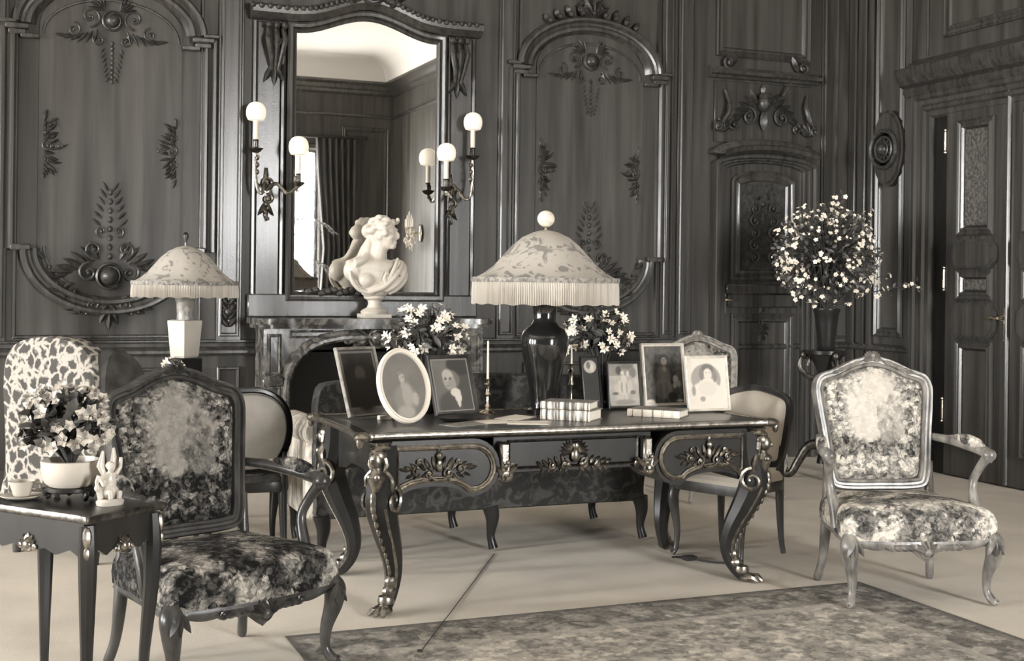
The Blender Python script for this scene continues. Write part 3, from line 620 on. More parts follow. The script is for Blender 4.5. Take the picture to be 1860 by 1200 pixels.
for sg in (-1, 1):
    for k in range(4): q.lf(sg * 0.05, 1.03, PI / 2 - sg * (0.9 + 0.4 * k), 0.18, 0.06, -0.34, 0.03)
    q.scr(sg * 0.22, 1.02, 0.04, PI / 2, 1.2, sg, 0.012, -0.34)
    mould(fp, rectpath(*sorted((sg * 0.32, sg * 0.62)), 1.03, 1.085), [(0, 0), (0, 0.014), (0.01, 0.018), (0.016, 0)], True, MARBLE, y=-0.33)
build(q, 'keystone_carving', MARBLE, fp)
q = MB(); q.box(-0.6, 0.6, -0.05, -0.02, 0.0, 1.0); q.box(-0.615, -0.58, -0.3, -0.03, 0, 0.9); q.box(0.58, 0.615, -0.3, -0.03, 0, 0.9); q.box(-0.6, 0.6, -0.3, -0.02, 0.001, 0.02); build(q, 'firebox', SOOT, fp)

mir = thing('overmantel_mirror', 'tall overmantel mirror with arched top in dark carved frame', 'mirror', (2.55, YB, 0))
def ogee(h, dz=0.0, n=28): return [(-h + 2 * h * i / n, 3.195 + dz + 0.125 * 0.5 * (1 + cos(PI * min(1, abs(-1 + 2 * i / n) * 1.02)))) for i in range(n + 1)]
top = ogee(0.53)
out = [(-0.53, 1.345)] + [(0.53, 1.345)] + top[::-1]
q = MB(); q.prism(out, -0.012, -0.004); build(q, 'glass', MIRROR, mir, False)
mould(mir, out, [(0.01, 0.0), (0.0, 0.03), (-0.012, 0.04), (-0.024, 0.03), (-0.03, 0.05), (-0.05, 0.056), (-0.065, 0.05), (-0.07, 0.0)], True, WOOD, 'mirror_frame')
for sx in (-1, 1):
    for xx, ww in ((0.62, 0.03), (0.82, 0.03)):
        mould(mir, [(sx * xx, 1.17), (sx * xx, 3.25)], [(-ww / 2, 0), (-ww / 2, 0.03), (0, 0.045), (ww / 2, 0.03), (ww / 2, 0)], material=WOOD, name='frame_strip')
    q = MB(); q.box(*sorted((sx * 0.64, sx * 0.805)), -0.02, 0, 1.17, 3.25, 0.006); build(q, 'frame_strip', WOOD, mir)
    q = MB(); c_ = sx * 0.685
    for k in range(3):
        q.tube([(c_ + (k - 1) * 0.05, -0.06, 3.2), (c_ + (k - 1) * 0.06, -0.1, 3.12), (c_ + (k - 1) * 0.035, -0.085, 3.0), (c_ + (k - 1) * 0.02, -0.04, 2.9), (c_, -0.02, 2.82)], [0.016, 0.022, 0.017, 0.013, 0.006], 8)
        q.lf(c_, 2.96, -PI / 2 + (k - 1) * 0.5, 0.16, 0.05, -0.03, 0.03); q.ell((c_ + (k - 1) * 0.055, -0.09, 3.22), 0.026, 8, 6)
    q.scr(c_, 3.1, 0.03, PI / 2, 1.2, sx, 0.01, -0.09); build(q, 'console_carving', CARVE, mir)
hd = [(-0.86, 3.32), (-0.56, 3.32)] + [(x * 1.06, z + 0.13) for x, z in ogee(0.5)[2:-2]] + [(0.56, 3.32), (0.86, 3.32)]
mould(mir, hd[::-1], [(0.06, 0), (0.06, 0.06), (0.02, 0.12), (-0.02, 0.13), (-0.04, 0.1), (-0.05, 0.05), (-0.05, 0)], material=WOOD, name='cornice')
q = MB(); acc = 0; last = None
for i in range(len(hd) - 1):
    a, c_ = Vector(hd[i]), Vector(hd[i + 1]); n = max(1, int((c_ - a).length / 0.062 + 0.5))
    for j in range(n):
        p = a.lerp(c_, j / n); q.ell((p.x, -0.13, p.y + 0.02), (0.021, 0.02, 0.021), 8, 6)
build(q, 'bead_row', CARVE, mir)
q = MB(); q.boss(0, 3.5, 0.06, -0.12, 0.08)
for sg in (-1, 1):
    q.scr(sg * 0.13, 3.47, 0.06, -PI / 2, 1.2, sg, 0.018, -0.11)
    for k in range(6): q.lf(sg * 0.05, 3.45, PI / 2 - sg * (0.2 + 0.3 * k), 0.22, 0.07, -0.1, 0.04)
build(q, 'crest_carving', CARVE, mir)
q = MB(); q.box(-0.86, 0.86, -0.05, 0, 1.166, 1.33, 0.01); build(q, 'base_board', WOOD, mir)
q = MB()
for k in range(-5, 6): q.ell((k * 0.045 - 0.2, -0.06, 1.34 + 0.02 * ((k * 7) % 3) / 2), (0.03, 0.02, 0.024), 8, 6)
build(q, 'foot_carving', CARVE, mir)

def sconce(cx, cz, near_dx, near_dz, far_dx, far_dz, lab, near_y):
    t = thing('wall_sconce', lab, 'wall light', (cx, YB, cz)); 
    q = MB(); q.scr(0, 0.05, 0.05, -PI / 2, 1.2, 1, 0.014, -0.03); q.scr(0.01, -0.06, 0.04, PI / 2, 1.2, -1, 0.013, -0.03)
    for k in range(3): q.lf(0.01 * (k - 1), -0.09 - 0.03 * (k % 2), -PI / 2 + (k - 1) * 0.22, 0.1, 0.032, -0.03, 0.03, 0.5 * (k - 1)); q.lf(0.008 * (k - 1), 0.07, PI / 2 + (k - 1) * 0.3, 0.09, 0.03, -0.03, 0.03, -0.6 * (k - 1))
    for k in range(5): q.ell((0.012 * sin(k * 2), -0.035, -0.1 - 0.025 * k), (0.014, 0.016, 0.014), 8, 6)
    q.tube([(0, -0.002, 0), (0, -0.05, 0.0)], 0.02, 8); build(q, 'backplate', BRONZE, t)
    for dx, dz, yy in ((near_dx, near_dz, near_y), (far_dx, far_dz, -0.15)):
        pts = cr([(0, -0.05, 0.0), (dx * 0.25, yy * 0.7, 0.04), (dx * 0.55, yy * 1.05, -0.03), (dx * 0.85, yy * 1.05, 0.0), (dx * 1.03, yy, (dz - 0.26) * 0.55), (dx * 0.96, yy, dz - 0.31), (dx, yy, dz - 0.27)], 6)
        q = MB(); n = len(pts); q.tube(pts, [0.014 - 0.005 * i / n for i in range(n)], 8)
        for k in range(4): q.ell((dx * 0.9, yy, (dz - 0.2) * (0.35 + 0.15 * k)), (0.018, 0.018, 0.02), 8, 6)
        arm = build(q, 'arm', BRONZE, t)
        q = MB(); q.lathe([(0.006, -0.285), (0.03, -0.275), (0.05, -0.255), (0.052, -0.25), (0.02, -0.245), (0.018, -0.2), (0.022, -0.195), (0.018, -0.19)], 16, (dx, yy, dz)); build(q, 'drip_pan', BRONZED, arm)
        q = MB(); q.lathe([(0.0175, -0.2), (0.0175, -0.05), (0.012, -0.045)], 14, (dx, yy, dz)); build(q, 'candle_tube', WAX, arm)
        q = MB(); q.lathe([(0.03, -0.062), (0.055, -0.056), (0.067, -0.03), (0.07, 0.0), (0.065, 0.03), (0.05, 0.054), (0.026, 0.068), (0.0, 0.072)], 20, (dx, yy, dz)); build(q, 'globe_shade', GLOBE, arm)
sconce(1.815, 2.06, 0.185, 0.30, -0.10, 0.53, 'two-arm bronze wall sconce left of the mirror', -0.22)
sconce(3.19, 2.07, -0.10, 0.30, 0.13, 0.545, 'two-arm bronze wall sconce right of the mirror', -0.22)

# crystal bracket on the far part of the right wall, seen only in the mirror
t = thing('crystal_bracket', 'crystal girandole on the side wall, seen only reflected in the mirror', 'wall light', (XR - 0.003, -2.65, 2.25), -PI / 2)
q = MB(); q.ell((0, -0.03, 0), (0.09, 0.03, 0.16), 12, 8); q.tube([(0, -0.002, 0), (0, -0.16, 0)], 0.02, 8)
for k in range(5): a = -0.9 + 0.45 * k; q.tube(cr([(0, -0.12, 0), (0.2 * sin(a), -0.2, -0.05), (0.26 * sin(a), -0.22, 0.1)], 5), 0.01, 6)
build(q, 'arm', BRASS, t)
q = MB()
for k in range(5):
    a = -0.9 + 0.45 * k; q.lathe([(0.012, 0.1), (0.012, 0.34 - 0.06 * abs(k - 2)), (0.004, 0.37 - 0.06 * abs(k - 2))], 8, (0.26 * sin(a), -0.22, 0))
build(q, 'candle_tube', WAX, t)
q = MB(); random.seed(4)
for k in range(46): x = random.uniform(-0.24, 0.24); z = random.uniform(-0.32, 0.06) * (1 - abs(x) * 1.5); q.ell((x, -0.2 + random.uniform(-0.04, 0.04), z), (0.014, 0.014, 0.03), 6, 4)
tag(build(q, 'crystal_drops', WHITEP, t), kind='stuff')

# palm by the reflected window
t = thing('potted_palm', 'potted palm before the bright window reflected in the mirror', 'plant', (4.75, YF + 1.0, 0))
q = MB(); q.lathe([(0.0, 0.0), (0.17, 0), (0.2, 0.05), (0.24, 0.45), (0.26, 0.5), (0.22, 0.5), (0.2, 0.42), (0.0, 0.42)], 20); build(q, 'pot', WINGSHADE_POT, t)
q = MB(); random.seed(8); q.tube([(0, 0, 0.4), (0.02, 0, 1.0), (0, 0, 1.7)], [0.05, 0.04, 0.03], 8); build(q, 'stem', STEMM, t)
q = MB()
for z_ in (1.7, 2.4):
  for k in range(11):
    a = k * 2 * PI / 11 + z_; L_ = random.uniform(0.6, 0.95); pts = [(L_ * s_ * cos(a), L_ * s_ * sin(a) * 0.6, z_ + 0.55 * s_ - 0.75 * s_ * s_) for s_ in (0, 0.25, 0.5, 0.75, 1)]
    q.tube(pts, [0.008, 0.007, 0.006, 0.005, 0.002], 4)
    for s_ in range(1, 13):
        u = s_ / 13; i_ = min(3, int(u * 4)); f_ = u * 4 - i_; p = Vector(pts[i_]).lerp(Vector(pts[i_ + 1]), f_)
        for sg in (-1, 1):
            d = Vector((-sin(a) * sg * 0.22 + cos(a) * 0.12, cos(a) * sg * 0.22 + sin(a) * 0.12, -0.12)) * (1 - 0.5 * u); sd = Vector((cos(a), sin(a), 0)) * 0.012
            q.add([p - sd, p + sd, p + d], [(0, 1, 2)])
q.tube([(0, 0, 1.6), (0.0, 0, 2.4)], 0.025, 6)
tag(build(q, 'frond', LEAFM, t, False), kind='stuff')

# marble bust
bust = thing('marble_bust', 'white marble bust of a woman looking aside, on the mantelpiece', 'bust', (2.56, 8.78, 1.166))
q = MB(); q.box(-0.1, 0.1, -0.1, 0.1, 0.0, 0.03, 0.004); q.lathe([(0.095, 0.03), (0.1, 0.045), (0.085, 0.06), (0.055, 0.075), (0.045, 0.1), (0.05, 0.125), (0.075, 0.14), (0.078, 0.155), (0.06, 0.165), (0.05, 0.17)], 24); build(q, 'socle', STATUE, bust)
q = MB(); E3 = lambda x, y, z, a, b_=None, c_=None, r=None: q.ell((x, y, z), (a, b_ or a, c_ or a), 16, 12, r)
RX, RY, RZ = (lambda a: Matrix.Rotation(a, 3, 'X')), (lambda a: Matrix.Rotation(a, 3, 'Y')), (lambda a: Matrix.Rotation(a, 3, 'Z'))
E3(0, 0, 0.30, 0.17, 0.105, 0.12); E3(0, 0.0, 0.36, 0.19, 0.1, 0.07); E3(-0.15, 0.0, 0.335, 0.08, 0.075, 0.08); E3(0.16, 0.0, 0.34, 0.08, 0.075, 0.085)
E3(0.0, -0.02, 0.22, 0.12, 0.09, 0.08); E3(-0.03, -0.03, 0.185, 0.08, 0.06, 0.04)
E3(-0.08, -0.07, 0.268, 0.062, 0.056, 0.056); E3(0.075, -0.07, 0.268, 0.06, 0.054, 0.056)
q.tube([(0.0, 0.01, 0.36), (0.012, -0.0, 0.43), (0.035, -0.01, 0.5), (0.045, -0.01, 0.54)], [0.085, 0.06, 0.056, 0.06], 14)
hr = RZ(radians(52)) ; hx, hy, hz = 0.055, -0.015, 0.60
def H(x, y, z, a, b_, c_):
    p = hr @ Vector((x, y, z)); q.ell((hx + p.x, hy + p.y, hz + p.z), (a, b_, c_), 14, 10, hr)
H(0, 0.0, 0, 0.078, 0.098, 0.108); H(0, -0.03, -0.035, 0.064, 0.07, 0.078); H(0, -0.072, -0.088, 0.03, 0.026, 0.022); H(0, -0.096, -0.012, 0.013, 0.03, 0.034); H(0, -0.108, -0.026, 0.015, 0.018, 0.014)
H(0, -0.088, -0.06, 0.026, 0.017, 0.009); H(0, -0.086, -0.07, 0.022, 0.016, 0.009); H(-0.036, -0.07, -0.02, 0.03, 0.03, 0.03); H(0.036, -0.07, -0.02, 0.03, 0.03, 0.03); H(0, -0.08, 0.03, 0.056, 0.026, 0.012)
H(-0.03, -0.086, 0.006, 0.015, 0.01, 0.009); H(0.03, -0.086, 0.006, 0.015, 0.01, 0.009); H(-0.075, 0.0, -0.015, 0.012, 0.022, 0.03); H(0.075, 0.0, -0.015, 0.012, 0.022, 0.03)
random.seed(3)
for k in range(34):
    a = random.uniform(0.35, 2 * PI - 0.35) ; e = random.uniform(-0.15, 1.3); d = Vector((sin(a) * cos(e) * 0.088, -cos(a) * cos(e) * 0.105, sin(e) * 0.108)); 
    if d.y < -0.055 and d.z < 0.07: continue
    H(d.x, d.y + 0.006, d.z + 0.012, random.uniform(0.018, 0.03), random.uniform(0.024, 0.04), random.uniform(0.018, 0.028))
H(0, 0.11, 0.02, 0.06, 0.055, 0.055); H(0.02, -0.1, 0.09, 0.02, 0.016, 0.016); H(0.045, -0.085, 0.085, 0.018, 0.016, 0.018); H(0, -0.108, 0.1, 0.016, 0.016, 0.016)
q.tube(cr([(-0.01, 0.03, 0.6), (-0.045, 0.02, 0.52), (-0.06, -0.0, 0.45), (-0.1, -0.06, 0.41), (-0.17, -0.07, 0.39)], 5), [0.03] * 21, 10)
q.tube(cr([(0.0, 0.06, 0.58), (-0.06, 0.06, 0.5), (-0.11, 0.03, 0.42), (-0.2, 0.0, 0.38)], 5), [0.028] * 16, 10)
def chest(x, z): return -0.118 * sqrt(max(0.02, 1 - (x / 0.235) ** 2 - ((z - 0.31) / 0.19) ** 2)) - 0.01
for pts, r_ in (([(0.19, 0.40), (0.15, 0.34), (0.09, 0.27), (0.02, 0.215), (-0.07, 0.185)], 0.022), ([(0.215, 0.37), (0.18, 0.30), (0.12, 0.235), (0.05, 0.19)], 0.022), ([(0.15, 0.43), (0.12, 0.37), (0.085, 0.31), (0.04, 0.25)], 0.016), ([(0.22, 0.33), (0.2, 0.27), (0.14, 0.21), (0.08, 0.175)], 0.02), ([(-0.2, 0.33), (-0.19, 0.27), (-0.13, 0.2), (-0.03, 0.175)], 0.018), ([(0.05, 0.33), (0.035, 0.28), (0.06, 0.23), (0.03, 0.19)], 0.014)):
    c_ = cr(pts, 6); q.tube([(x, chest(x, z), z) for x, z in c_], [r_ * (0.6 + 0.4 * sin(PI * i / (len(c_) - 1))) for i in range(len(c_))], 8)
E3(0.0, 0.0, 0.175, 0.055, 0.05, 0.03)
remesh(build(q, 'figure', STATUE, bust), 0.0065, 2)
# ------------------------------------------------------------------ furniture
def outline(half, n=5):
    """closed outline from a right-hand half (bottom centre ... top centre)"""
    full = half + [(-x, z) for x, z in half[-2:0:-1]]
    return cr(full, n, True)
def shrink(P, k, d=0.0):
    cx = sum(p[0] for p in P) / len(P); cz = (min(p[1] for p in P) + max(p[1] for p in P)) / 2
    w_ = max(abs(p[0] - cx) for p in P); h_ = (max(p[1] for p in P) - min(p[1] for p in P)) / 2
    return [(cx + (x - cx) * (1 - d / w_) * k, cz + (z - cz) * (1 - d / h_) * k) for x, z in P]
def pad(q, P, y, bulge, side=-1, n=10):
    """domed upholstery over an outline in the x-z plane"""
    rings = []
    for i in range(n + 1):
        r = 1 - i / n * 0.97; rings.append([(x, y + side * bulge * (1 - r ** 3.2) ** 0.8 if i else y, z) for x, z in shrink(P, r)])
    q.rings(rings, False, True)

def tapestry(u, v, seed=0, dark=0.0):
    """woven scene: pale sky, tree, ground and a busy floral border"""
    n1 = noise.noise(Vector((u * 3 + seed, v * 3, seed))); n2 = noise.noise(Vector((u * 9 + seed, v * 9, 3 + seed)))
    e = ((u + 0.05) / 0.56) ** 2 + ((v - 0.6) / 0.3) ** 2 + n1 * 0.5 + n2 * 0.35
    if e < 0.8: t, b_ = 0.82, 0.12
    elif e < 1.25: t, b_ = 0.72, 0.5
    else: t, b_ = 0.60 + 0.14 * n1, 0.85
    if v < 0.38 + 0.08 * n1 and v > 0.12: t, b_ = 0.46 + 0.25 * n2 + (0.25 if v < 0.26 and abs(u) < 0.8 else 0), 0.75
    d = ((u - 0.25) / 0.3) ** 2 + ((v - 0.52) / 0.2) ** 2 + n2 * 0.6
    if d < 0.8 and v > 0.36: t, b_ = 0.68 + 0.2 * n2, 0.3
    if v <= 0.12: t, b_ = 0.45 + 0.2 * n2, 0.6
    if dark > 0.22 and v < 0.34 + 0.1 * n1: t -= 0.18
    return (max(0.05, t - dark), b_)
def seatpaint(u, v, seed=0, dark=0.0):
    n1 = noise.noise(Vector((u * 3.2 + seed, v * 3.2, seed))); n2 = noise.noise(Vector((u * 8 + seed, v * 8, 3)))
    e = n1 + 0.45 * n2
    if e > 0.12: t, b_ = 0.82, 0.55
    elif e > -0.1: t, b_ = 0.58, 0.9
    else: t, b_ = 0.36 + 0.15 * n2, 0.5
    return (max(0.05, t - dark), b_)

def cabriole(pts, rr, n=10): 
    c_ = cr([(*p, r) for p, r in zip(pts, rr)], 6); return [p[:3] for p in c_], [p[3] for p in c_]

def fauteuil(name, label, loc, rz, wood, seed, dark=0.0, group=None, fabric=None):
    t = thing(name, label, 'armchair', loc, rz, group)
    tap = fabric or TAP; DN = Matrix.Translation((0, 0, -0.045))
    # seat rail, serpentine in plan
    half = [(0, -0.325), (0.12, -0.318), (0.24, -0.30), (0.325, -0.285), (0.35, -0.25), (0.335, -0.12), (0.305, 0.05), (0.28, 0.22), (0.25, 0.245), (0.0, 0.25)]
    P = cr(half + [(-x, y) for x, y in half[-2:0:-1]], 5, True)
    def low(x, y): return 0.315 - (0.05 * max(0, 1 - abs(x) / 0.09) + 0.016 * (1 + cos(x / 0.33 * 3 * PI)) * 0.5) * (1 if y < -0.2 else 0.25)
    q = MB(); q.rings([[(x * 0.9, y * 0.9, 0.33) for x, y in P], [(x * 0.97, y * 0.97, low(x, y)) for x, y in P], [(x * 1.0, y * 1.0, low(x, y) + 0.012) for x, y in P], [(x * 1.012, y * 1.012, 0.33) for x, y in P], [(x, y, 0.342) for x, y in P], [(x * 0.9, y * 0.9, 0.348) for x, y in P]]); q.xf(DN); rail = build(q, 'seat_rail', wood, t)
    q = MB(); q.boss(0, 0.30, 0.022, -0.325, 0.03)
    for k in range(7): q.lf(0, 0.292, PI / 2 + (k - 3) * 0.42, 0.062, 0.03, -0.325, 0.025)
    for sg in (-1, 1):
        for k in range(4): q.lf(sg * (0.05 + 0.03 * k), 0.305, (0 if sg > 0 else PI) + sg * 0.25, 0.05, 0.026, -0.318 + 0.003 * k, 0.016)
        q.scr(sg * 0.16, 0.318, 0.018, 0, 1.2, sg, 0.006, -0.312)
    q.xf(DN); build(q, 'shell_carving', wood, t)
    q = MB(); q.rings([[(x * k, (y + 0.02) * k - 0.02, z) for x, y in P] for k, z in ((0.99, 0.338), (1.015, 0.348), (1.025, 0.39), (1.012, 0.425), (0.98, 0.452), (0.92, 0.47), (0.8, 0.485), (0.6, 0.495), (0.3, 0.50), (0.04, 0.502))], False, True); q.xf(DN)
    build(q, 'seat_cushion', tap, t, paint=None if fabric else (lambda c: seatpaint(c.x * 2.4, c.y * 2.4 + c.z * 2.2, seed, dark)))
    # back, tilted
    tilt = Matrix.Translation((0, 0.215, 0.44)) @ Matrix.Rotation(-radians(11), 4, 'X') @ Matrix.Scale(1.03, 4, (0, 0, 1))
    halfb = [(0, 0.0), (0.14, 0.0), (0.225, 0.012), (0.255, 0.06), (0.268, 0.15), (0.282, 0.28), (0.30, 0.42), (0.302, 0.49), (0.272, 0.545), (0.19, 0.575), (0.1, 0.615), (0, 0.635)]
    B = outline(halfb)
    q = MB(); q.sweep(B, [(0.0, -0.02), (0.0, 0.015), (0.006, 0.03), (0.016, 0.03), (0.022, 0.018), (0.032, 0.018), (0.038, 0.026), (0.048, 0.02), (0.052, 0.0), (0.052, -0.02)], True); q.xf(tilt); build(q, 'back_frame', wood, t)
    q = MB(); P2 = shrink(B, 1, 0.047); pad(q, P2, 0.0, 0.045, -1); q.xf(tilt); iv = tilt.inverted()
    build(q, 'back_upholstery', tap, t, paint=None if fabric else (lambda c: tapestry((iv @ c).x / 0.26, (iv @ c).z / 0.62, seed, dark)))
    q = MB(); pad(q, P2, 0.005, 0.018, 1, 4); q.xf(tilt); build(q, 'back_lining', GREYCLOTH, t)
    q = MB(); q.boss(0, 0.632, 0.014, -0.028, 0.02)
    for sg in (-1, 1):
        for k in range(5): q.lf(sg * 0.008, 0.615, PI / 2 - sg * (0.1 + 0.36 * k), 0.042, 0.026, -0.022, 0.02); q.lf(sg * (0.06 + 0.027 * k), 0.606 - 0.011 * k, (0 if sg > 0 else PI) - sg * 0.25, 0.05, 0.024, -0.024, 0.014)
    q.xf(tilt); build(q, 'crest_carving', wood, t)
    for sx in (-1, 1):
        q = MB(); pts, rr = cabriole([(sx * 0.285, 0.262, 0.695), (sx * 0.33, 0.12, 0.69), (sx * 0.375, -0.02, 0.672), (sx * 0.385, -0.10, 0.662), (sx * 0.38, -0.135, 0.648), (sx * 0.375, -0.135, 0.625)], [0.018, 0.022, 0.024, 0.027, 0.026, 0.02]); q.tube(pts, rr, 10)
        pts, rr = cabriole([(sx * 0.378, -0.125, 0.645), (sx * 0.362, -0.075, 0.58), (sx * 0.345, -0.05, 0.51), (sx * 0.338, -0.085, 0.41), (sx * 0.335, -0.11, 0.32)], [0.024, 0.02, 0.02, 0.024, 0.026]); q.tube(pts, rr, 10)
        q.ell((sx * 0.382, -0.13, 0.655), (0.034, 0.036, 0.03), 10, 8); arm = build(q, 'arm', wood, t)
        q = MB(); pts, rr = cabriole([(sx * 0.322, 0.16, 0.70), (sx * 0.355, 0.05, 0.702), (sx * 0.376, -0.03, 0.69), (sx * 0.383, -0.085, 0.678)], [0.012, 0.03, 0.03, 0.014]); q.tube(pts, rr, 12, flat=0.8)
        build(q, 'arm_pad', tap, arm, paint=None if fabric else (lambda c: seatpaint(c.x * 9, c.y * 5, seed + 3, dark)))
        q = MB(); pts, rr = cabriole([(sx * 0.318, -0.25, 0.37), (sx * 0.338, -0.278, 0.32), (sx * 0.335, -0.278, 0.25), (sx * 0.318, -0.258, 0.15), (sx * 0.316, -0.256, 0.07), (sx * 0.328, -0.272, 0.028), (sx * 0.34, -0.288, 0.016), (sx * 0.345, -0.294, 0.014)], [0.03, 0.042, 0.036, 0.024, 0.018, 0.02, 0.018, 0.012]); q.tube(pts, rr, 10)
        st = len(q.v); q.tube([(p[0] + sx * 0.004, p[1] - r * 0.85, p[2]) for p, r in zip(pts, rr)], [r * 0.28 for r in rr], 6)
        for k in range(3): q.lf(sx * 0.325, 0.345, -PI / 2 + (k - 1) * 0.45, 0.09, 0.03, -0.315, 0.018)
        q.scr(sx * 0.34, 0.02, 0.014, 0, 1.1, sx, 0.006, -0.285); q.xf(Matrix.Scale(0.88, 4, (0, 0, 1))); build(q, 'leg', wood, t)
        q = MB(); pts, rr = cabriole([(sx * 0.262, 0.225, 0.58), (sx * 0.258, 0.22, 0.46), (sx * 0.26, 0.215, 0.34), (sx * 0.268, 0.215, 0.22), (sx * 0.272, 0.235, 0.1), (sx * 0.285, 0.262, 0.016), (sx * 0.288, 0.268, 0.01)], [0.014, 0.022, 0.027, 0.025, 0.02, 0.02, 0.016]); q.tube(pts, rr, 10); build(q, 'leg', wood, t)
    return t
chair_r = fauteuil('armchair', 'pale carved armchair with tapestry seat and back, in front of the panelled double door', (3.955, 4.83, 0.006), -radians(15.8), GILT, 1.0, 0.0)
chair_l = fauteuil('armchair', 'dark carved tapestry armchair beside the small flower table', (0.795, 4.775, 0.006), radians(22), WALNUT, 7.0, 0.26)
chair_b = fauteuil('armchair', 'patterned armchair behind the framed portraits, its arched back showing above them', (4.62, 7.5, 0), radians(-4), MIDFR, 4.0, 0.2)

def side_chair(name, label, loc, rz, wood, back, seat, halfb, z0=0.5, tiltd=8, cat='chair', lining=None):
    t = thing(name, label, cat, loc, rz)
    P = cr([(0, -0.235), (0.2, -0.225), (0.235, -0.19), (0.22, 0.05), (0.195, 0.2), (0, 0.21), (-0.195, 0.2), (-0.22, 0.05), (-0.235, -0.19), (-0.2, -0.225)], 4, True)
    q = MB(); q.rings([[(x * k, y * k, z) for x, y in P] for k, z in ((0.9, 0.36), (1, 0.355), (1.01, 0.38), (1, 0.405), (0.9, 0.41))]); build(q, 'seat_rail', wood, t)
    q = MB(); q.rings([[(x * k, y * k, z) for x, y in P] for k, z in ((0.99, 0.405), (1.0, 0.425), (0.94, 0.448), (0.75, 0.458), (0.3, 0.462))]); build(q, 'seat_cushion', seat, t)
    T_ = Matrix.Translation((0, 0.19, z0)) @ Matrix.Rotation(-radians(tiltd), 4, 'X'); B = outline(halfb)
    q = MB(); q.sweep(B, [(0, -0.018), (0, 0.012), (0.008, 0.02), (0.026, 0.016), (0.034, 0.0), (0.034, -0.018)], True); q.xf(T_); build(q, 'back_frame', wood, t)
    P2 = shrink(B, 1, 0.03); q = MB(); pad(q, P2, 0, 0.04); q.xf(T_); build(q, 'back_upholstery', back, t)
    q = MB(); pad(q, P2, 0.004, 0.012, 1, 4); q.xf(T_); build(q, 'back_lining', lining or back, t)
    for sx in (-1, 1):
        q = MB(); pts, rr = cabriole([(sx * 0.2, -0.19, 0.39), (sx * 0.215, -0.212, 0.31), (sx * 0.2, -0.195, 0.14), (sx * 0.203, -0.2, 0.04), (sx * 0.215, -0.218, 0.012)], [0.024, 0.03, 0.018, 0.014, 0.016]); q.tube(pts, rr, 10); build(q, 'leg', wood, t)
        q = MB(); pts, rr = cabriole([(sx * 0.185, 0.205, z0 + 0.12), (sx * 0.185, 0.19, 0.42), (sx * 0.185, 0.19, 0.28), (sx * 0.19, 0.2, 0.1), (sx * 0.195, 0.215, 0.012)], [0.014, 0.022, 0.022, 0.016, 0.015]); q.tube(pts, rr, 10); build(q, 'leg', wood, t)
    return t
SHIELD = [(0, 0), (0.12, 0.0), (0.185, 0.02), (0.21, 0.1), (0.225, 0.25), (0.225, 0.34), (0.19, 0.39), (0.1, 0.42), (0, 0.435)]
OVAL = [(0, 0), (0.09, 0.012), (0.165, 0.06), (0.21, 0.15), (0.222, 0.25), (0.2, 0.35), (0.14, 0.42), (0.07, 0.45), (0, 0.455)]
side_chair('side_chair', 'side chair with plain white padded back, at the right end of the desk', (3.655, 5.80, 0), -radians(66), WALNUT, WHITECLOTH, WHITECLOTH, SHIELD, 0.46, 7)
side_chair('side_chair', 'dark oval-backed side chair seen from behind between armchair and sofa', (1.23, 6.64, 0), radians(178), BLACKW, DAMASK, DAMASK, OVAL, 0.44, 8, lining=GREYCLOTH)

# wing chair at the left
t = thing('wing_chair', 'upholstered wing chair in leafy printed chintz at the left wall', 'armchair', (0.565, 7.06, 0), radians(128))
Pb = outline([(0, 0.2), (0.2, 0.2), (0.29, 0.22), (0.31, 0.4), (0.33, 0.7), (0.335, 0.92), (0.29, 1.05), (0.18, 1.11), (0, 1.13)])
q = MB(); 
for (yy, k) in ((0.33, 0.9), (0.345, 0.97), (0.33, 1.0)): pass
q.rings([[(x * k, y0 + 0.02 * (z - 0.4), 0.2 + (z - 0.2) * (0.5 + 0.5 * k) if False else z if k > 0.99 else 0.66 + (z - 0.66) * k) for x, z in Pb] for k, y0 in ((0.05, 0.36), (0.7, 0.358), (0.93, 0.352), (0.99, 0.335), (1.0, 0.31), (1.0, 0.24), (0.97, 0.215), (0.9, 0.2), (0.05, 0.18))]); build(q, 'backrest', CHINTZ, t)
for sx in (-1, 1):
    w_ = cr([(0.31, 0.45), (0.31, 1.0), (0.2, 1.07), (0.08, 1.0), (0.0, 0.84), (-0.12, 0.68), (-0.27, 0.63), (-0.31, 0.56), (-0.3, 0.22), (0.3, 0.22)], 4, True)
    q = MB(); q.rings([[(sx * xx, 0.0 + (y - 0.0) * k, 0.62 + (z - 0.62) * k) for y, z in w_] for k, xx in ((0.02, 0.275), (0.9, 0.275), (0.98, 0.285), (1, 0.31), (1, 0.34), (0.97, 0.365), (0.88, 0.375), (0.02, 0.377))]); build(q, 'wing', WINGSHADE_POT if sx < 0 else CHINTZ, t)  # one wing in dark cloth: shade on its outer side put into the colour
    for yy in (-0.25, 0.28):
        q = MB(); q.tube([(sx * 0.29, yy, 0.22), (sx * 0.29, yy * 1.02, 0.12), (sx * 0.285, yy * 1.03, 0.0)], [0.035, 0.028, 0.02], 10); build(q, 'leg', WALNUT, t)
q = MB(); q.rbox(-0.28, 0.28, -0.32, 0.22, 0.36, 0.5, 0.06); build(q, 'seat_cushion', CHINTZ, t)
q = MB(); q.rbox(-0.3, 0.3, -0.3, 0.25, 0.2, 0.37, 0.03); build(q, 'seat_base', CHINTZ, t)

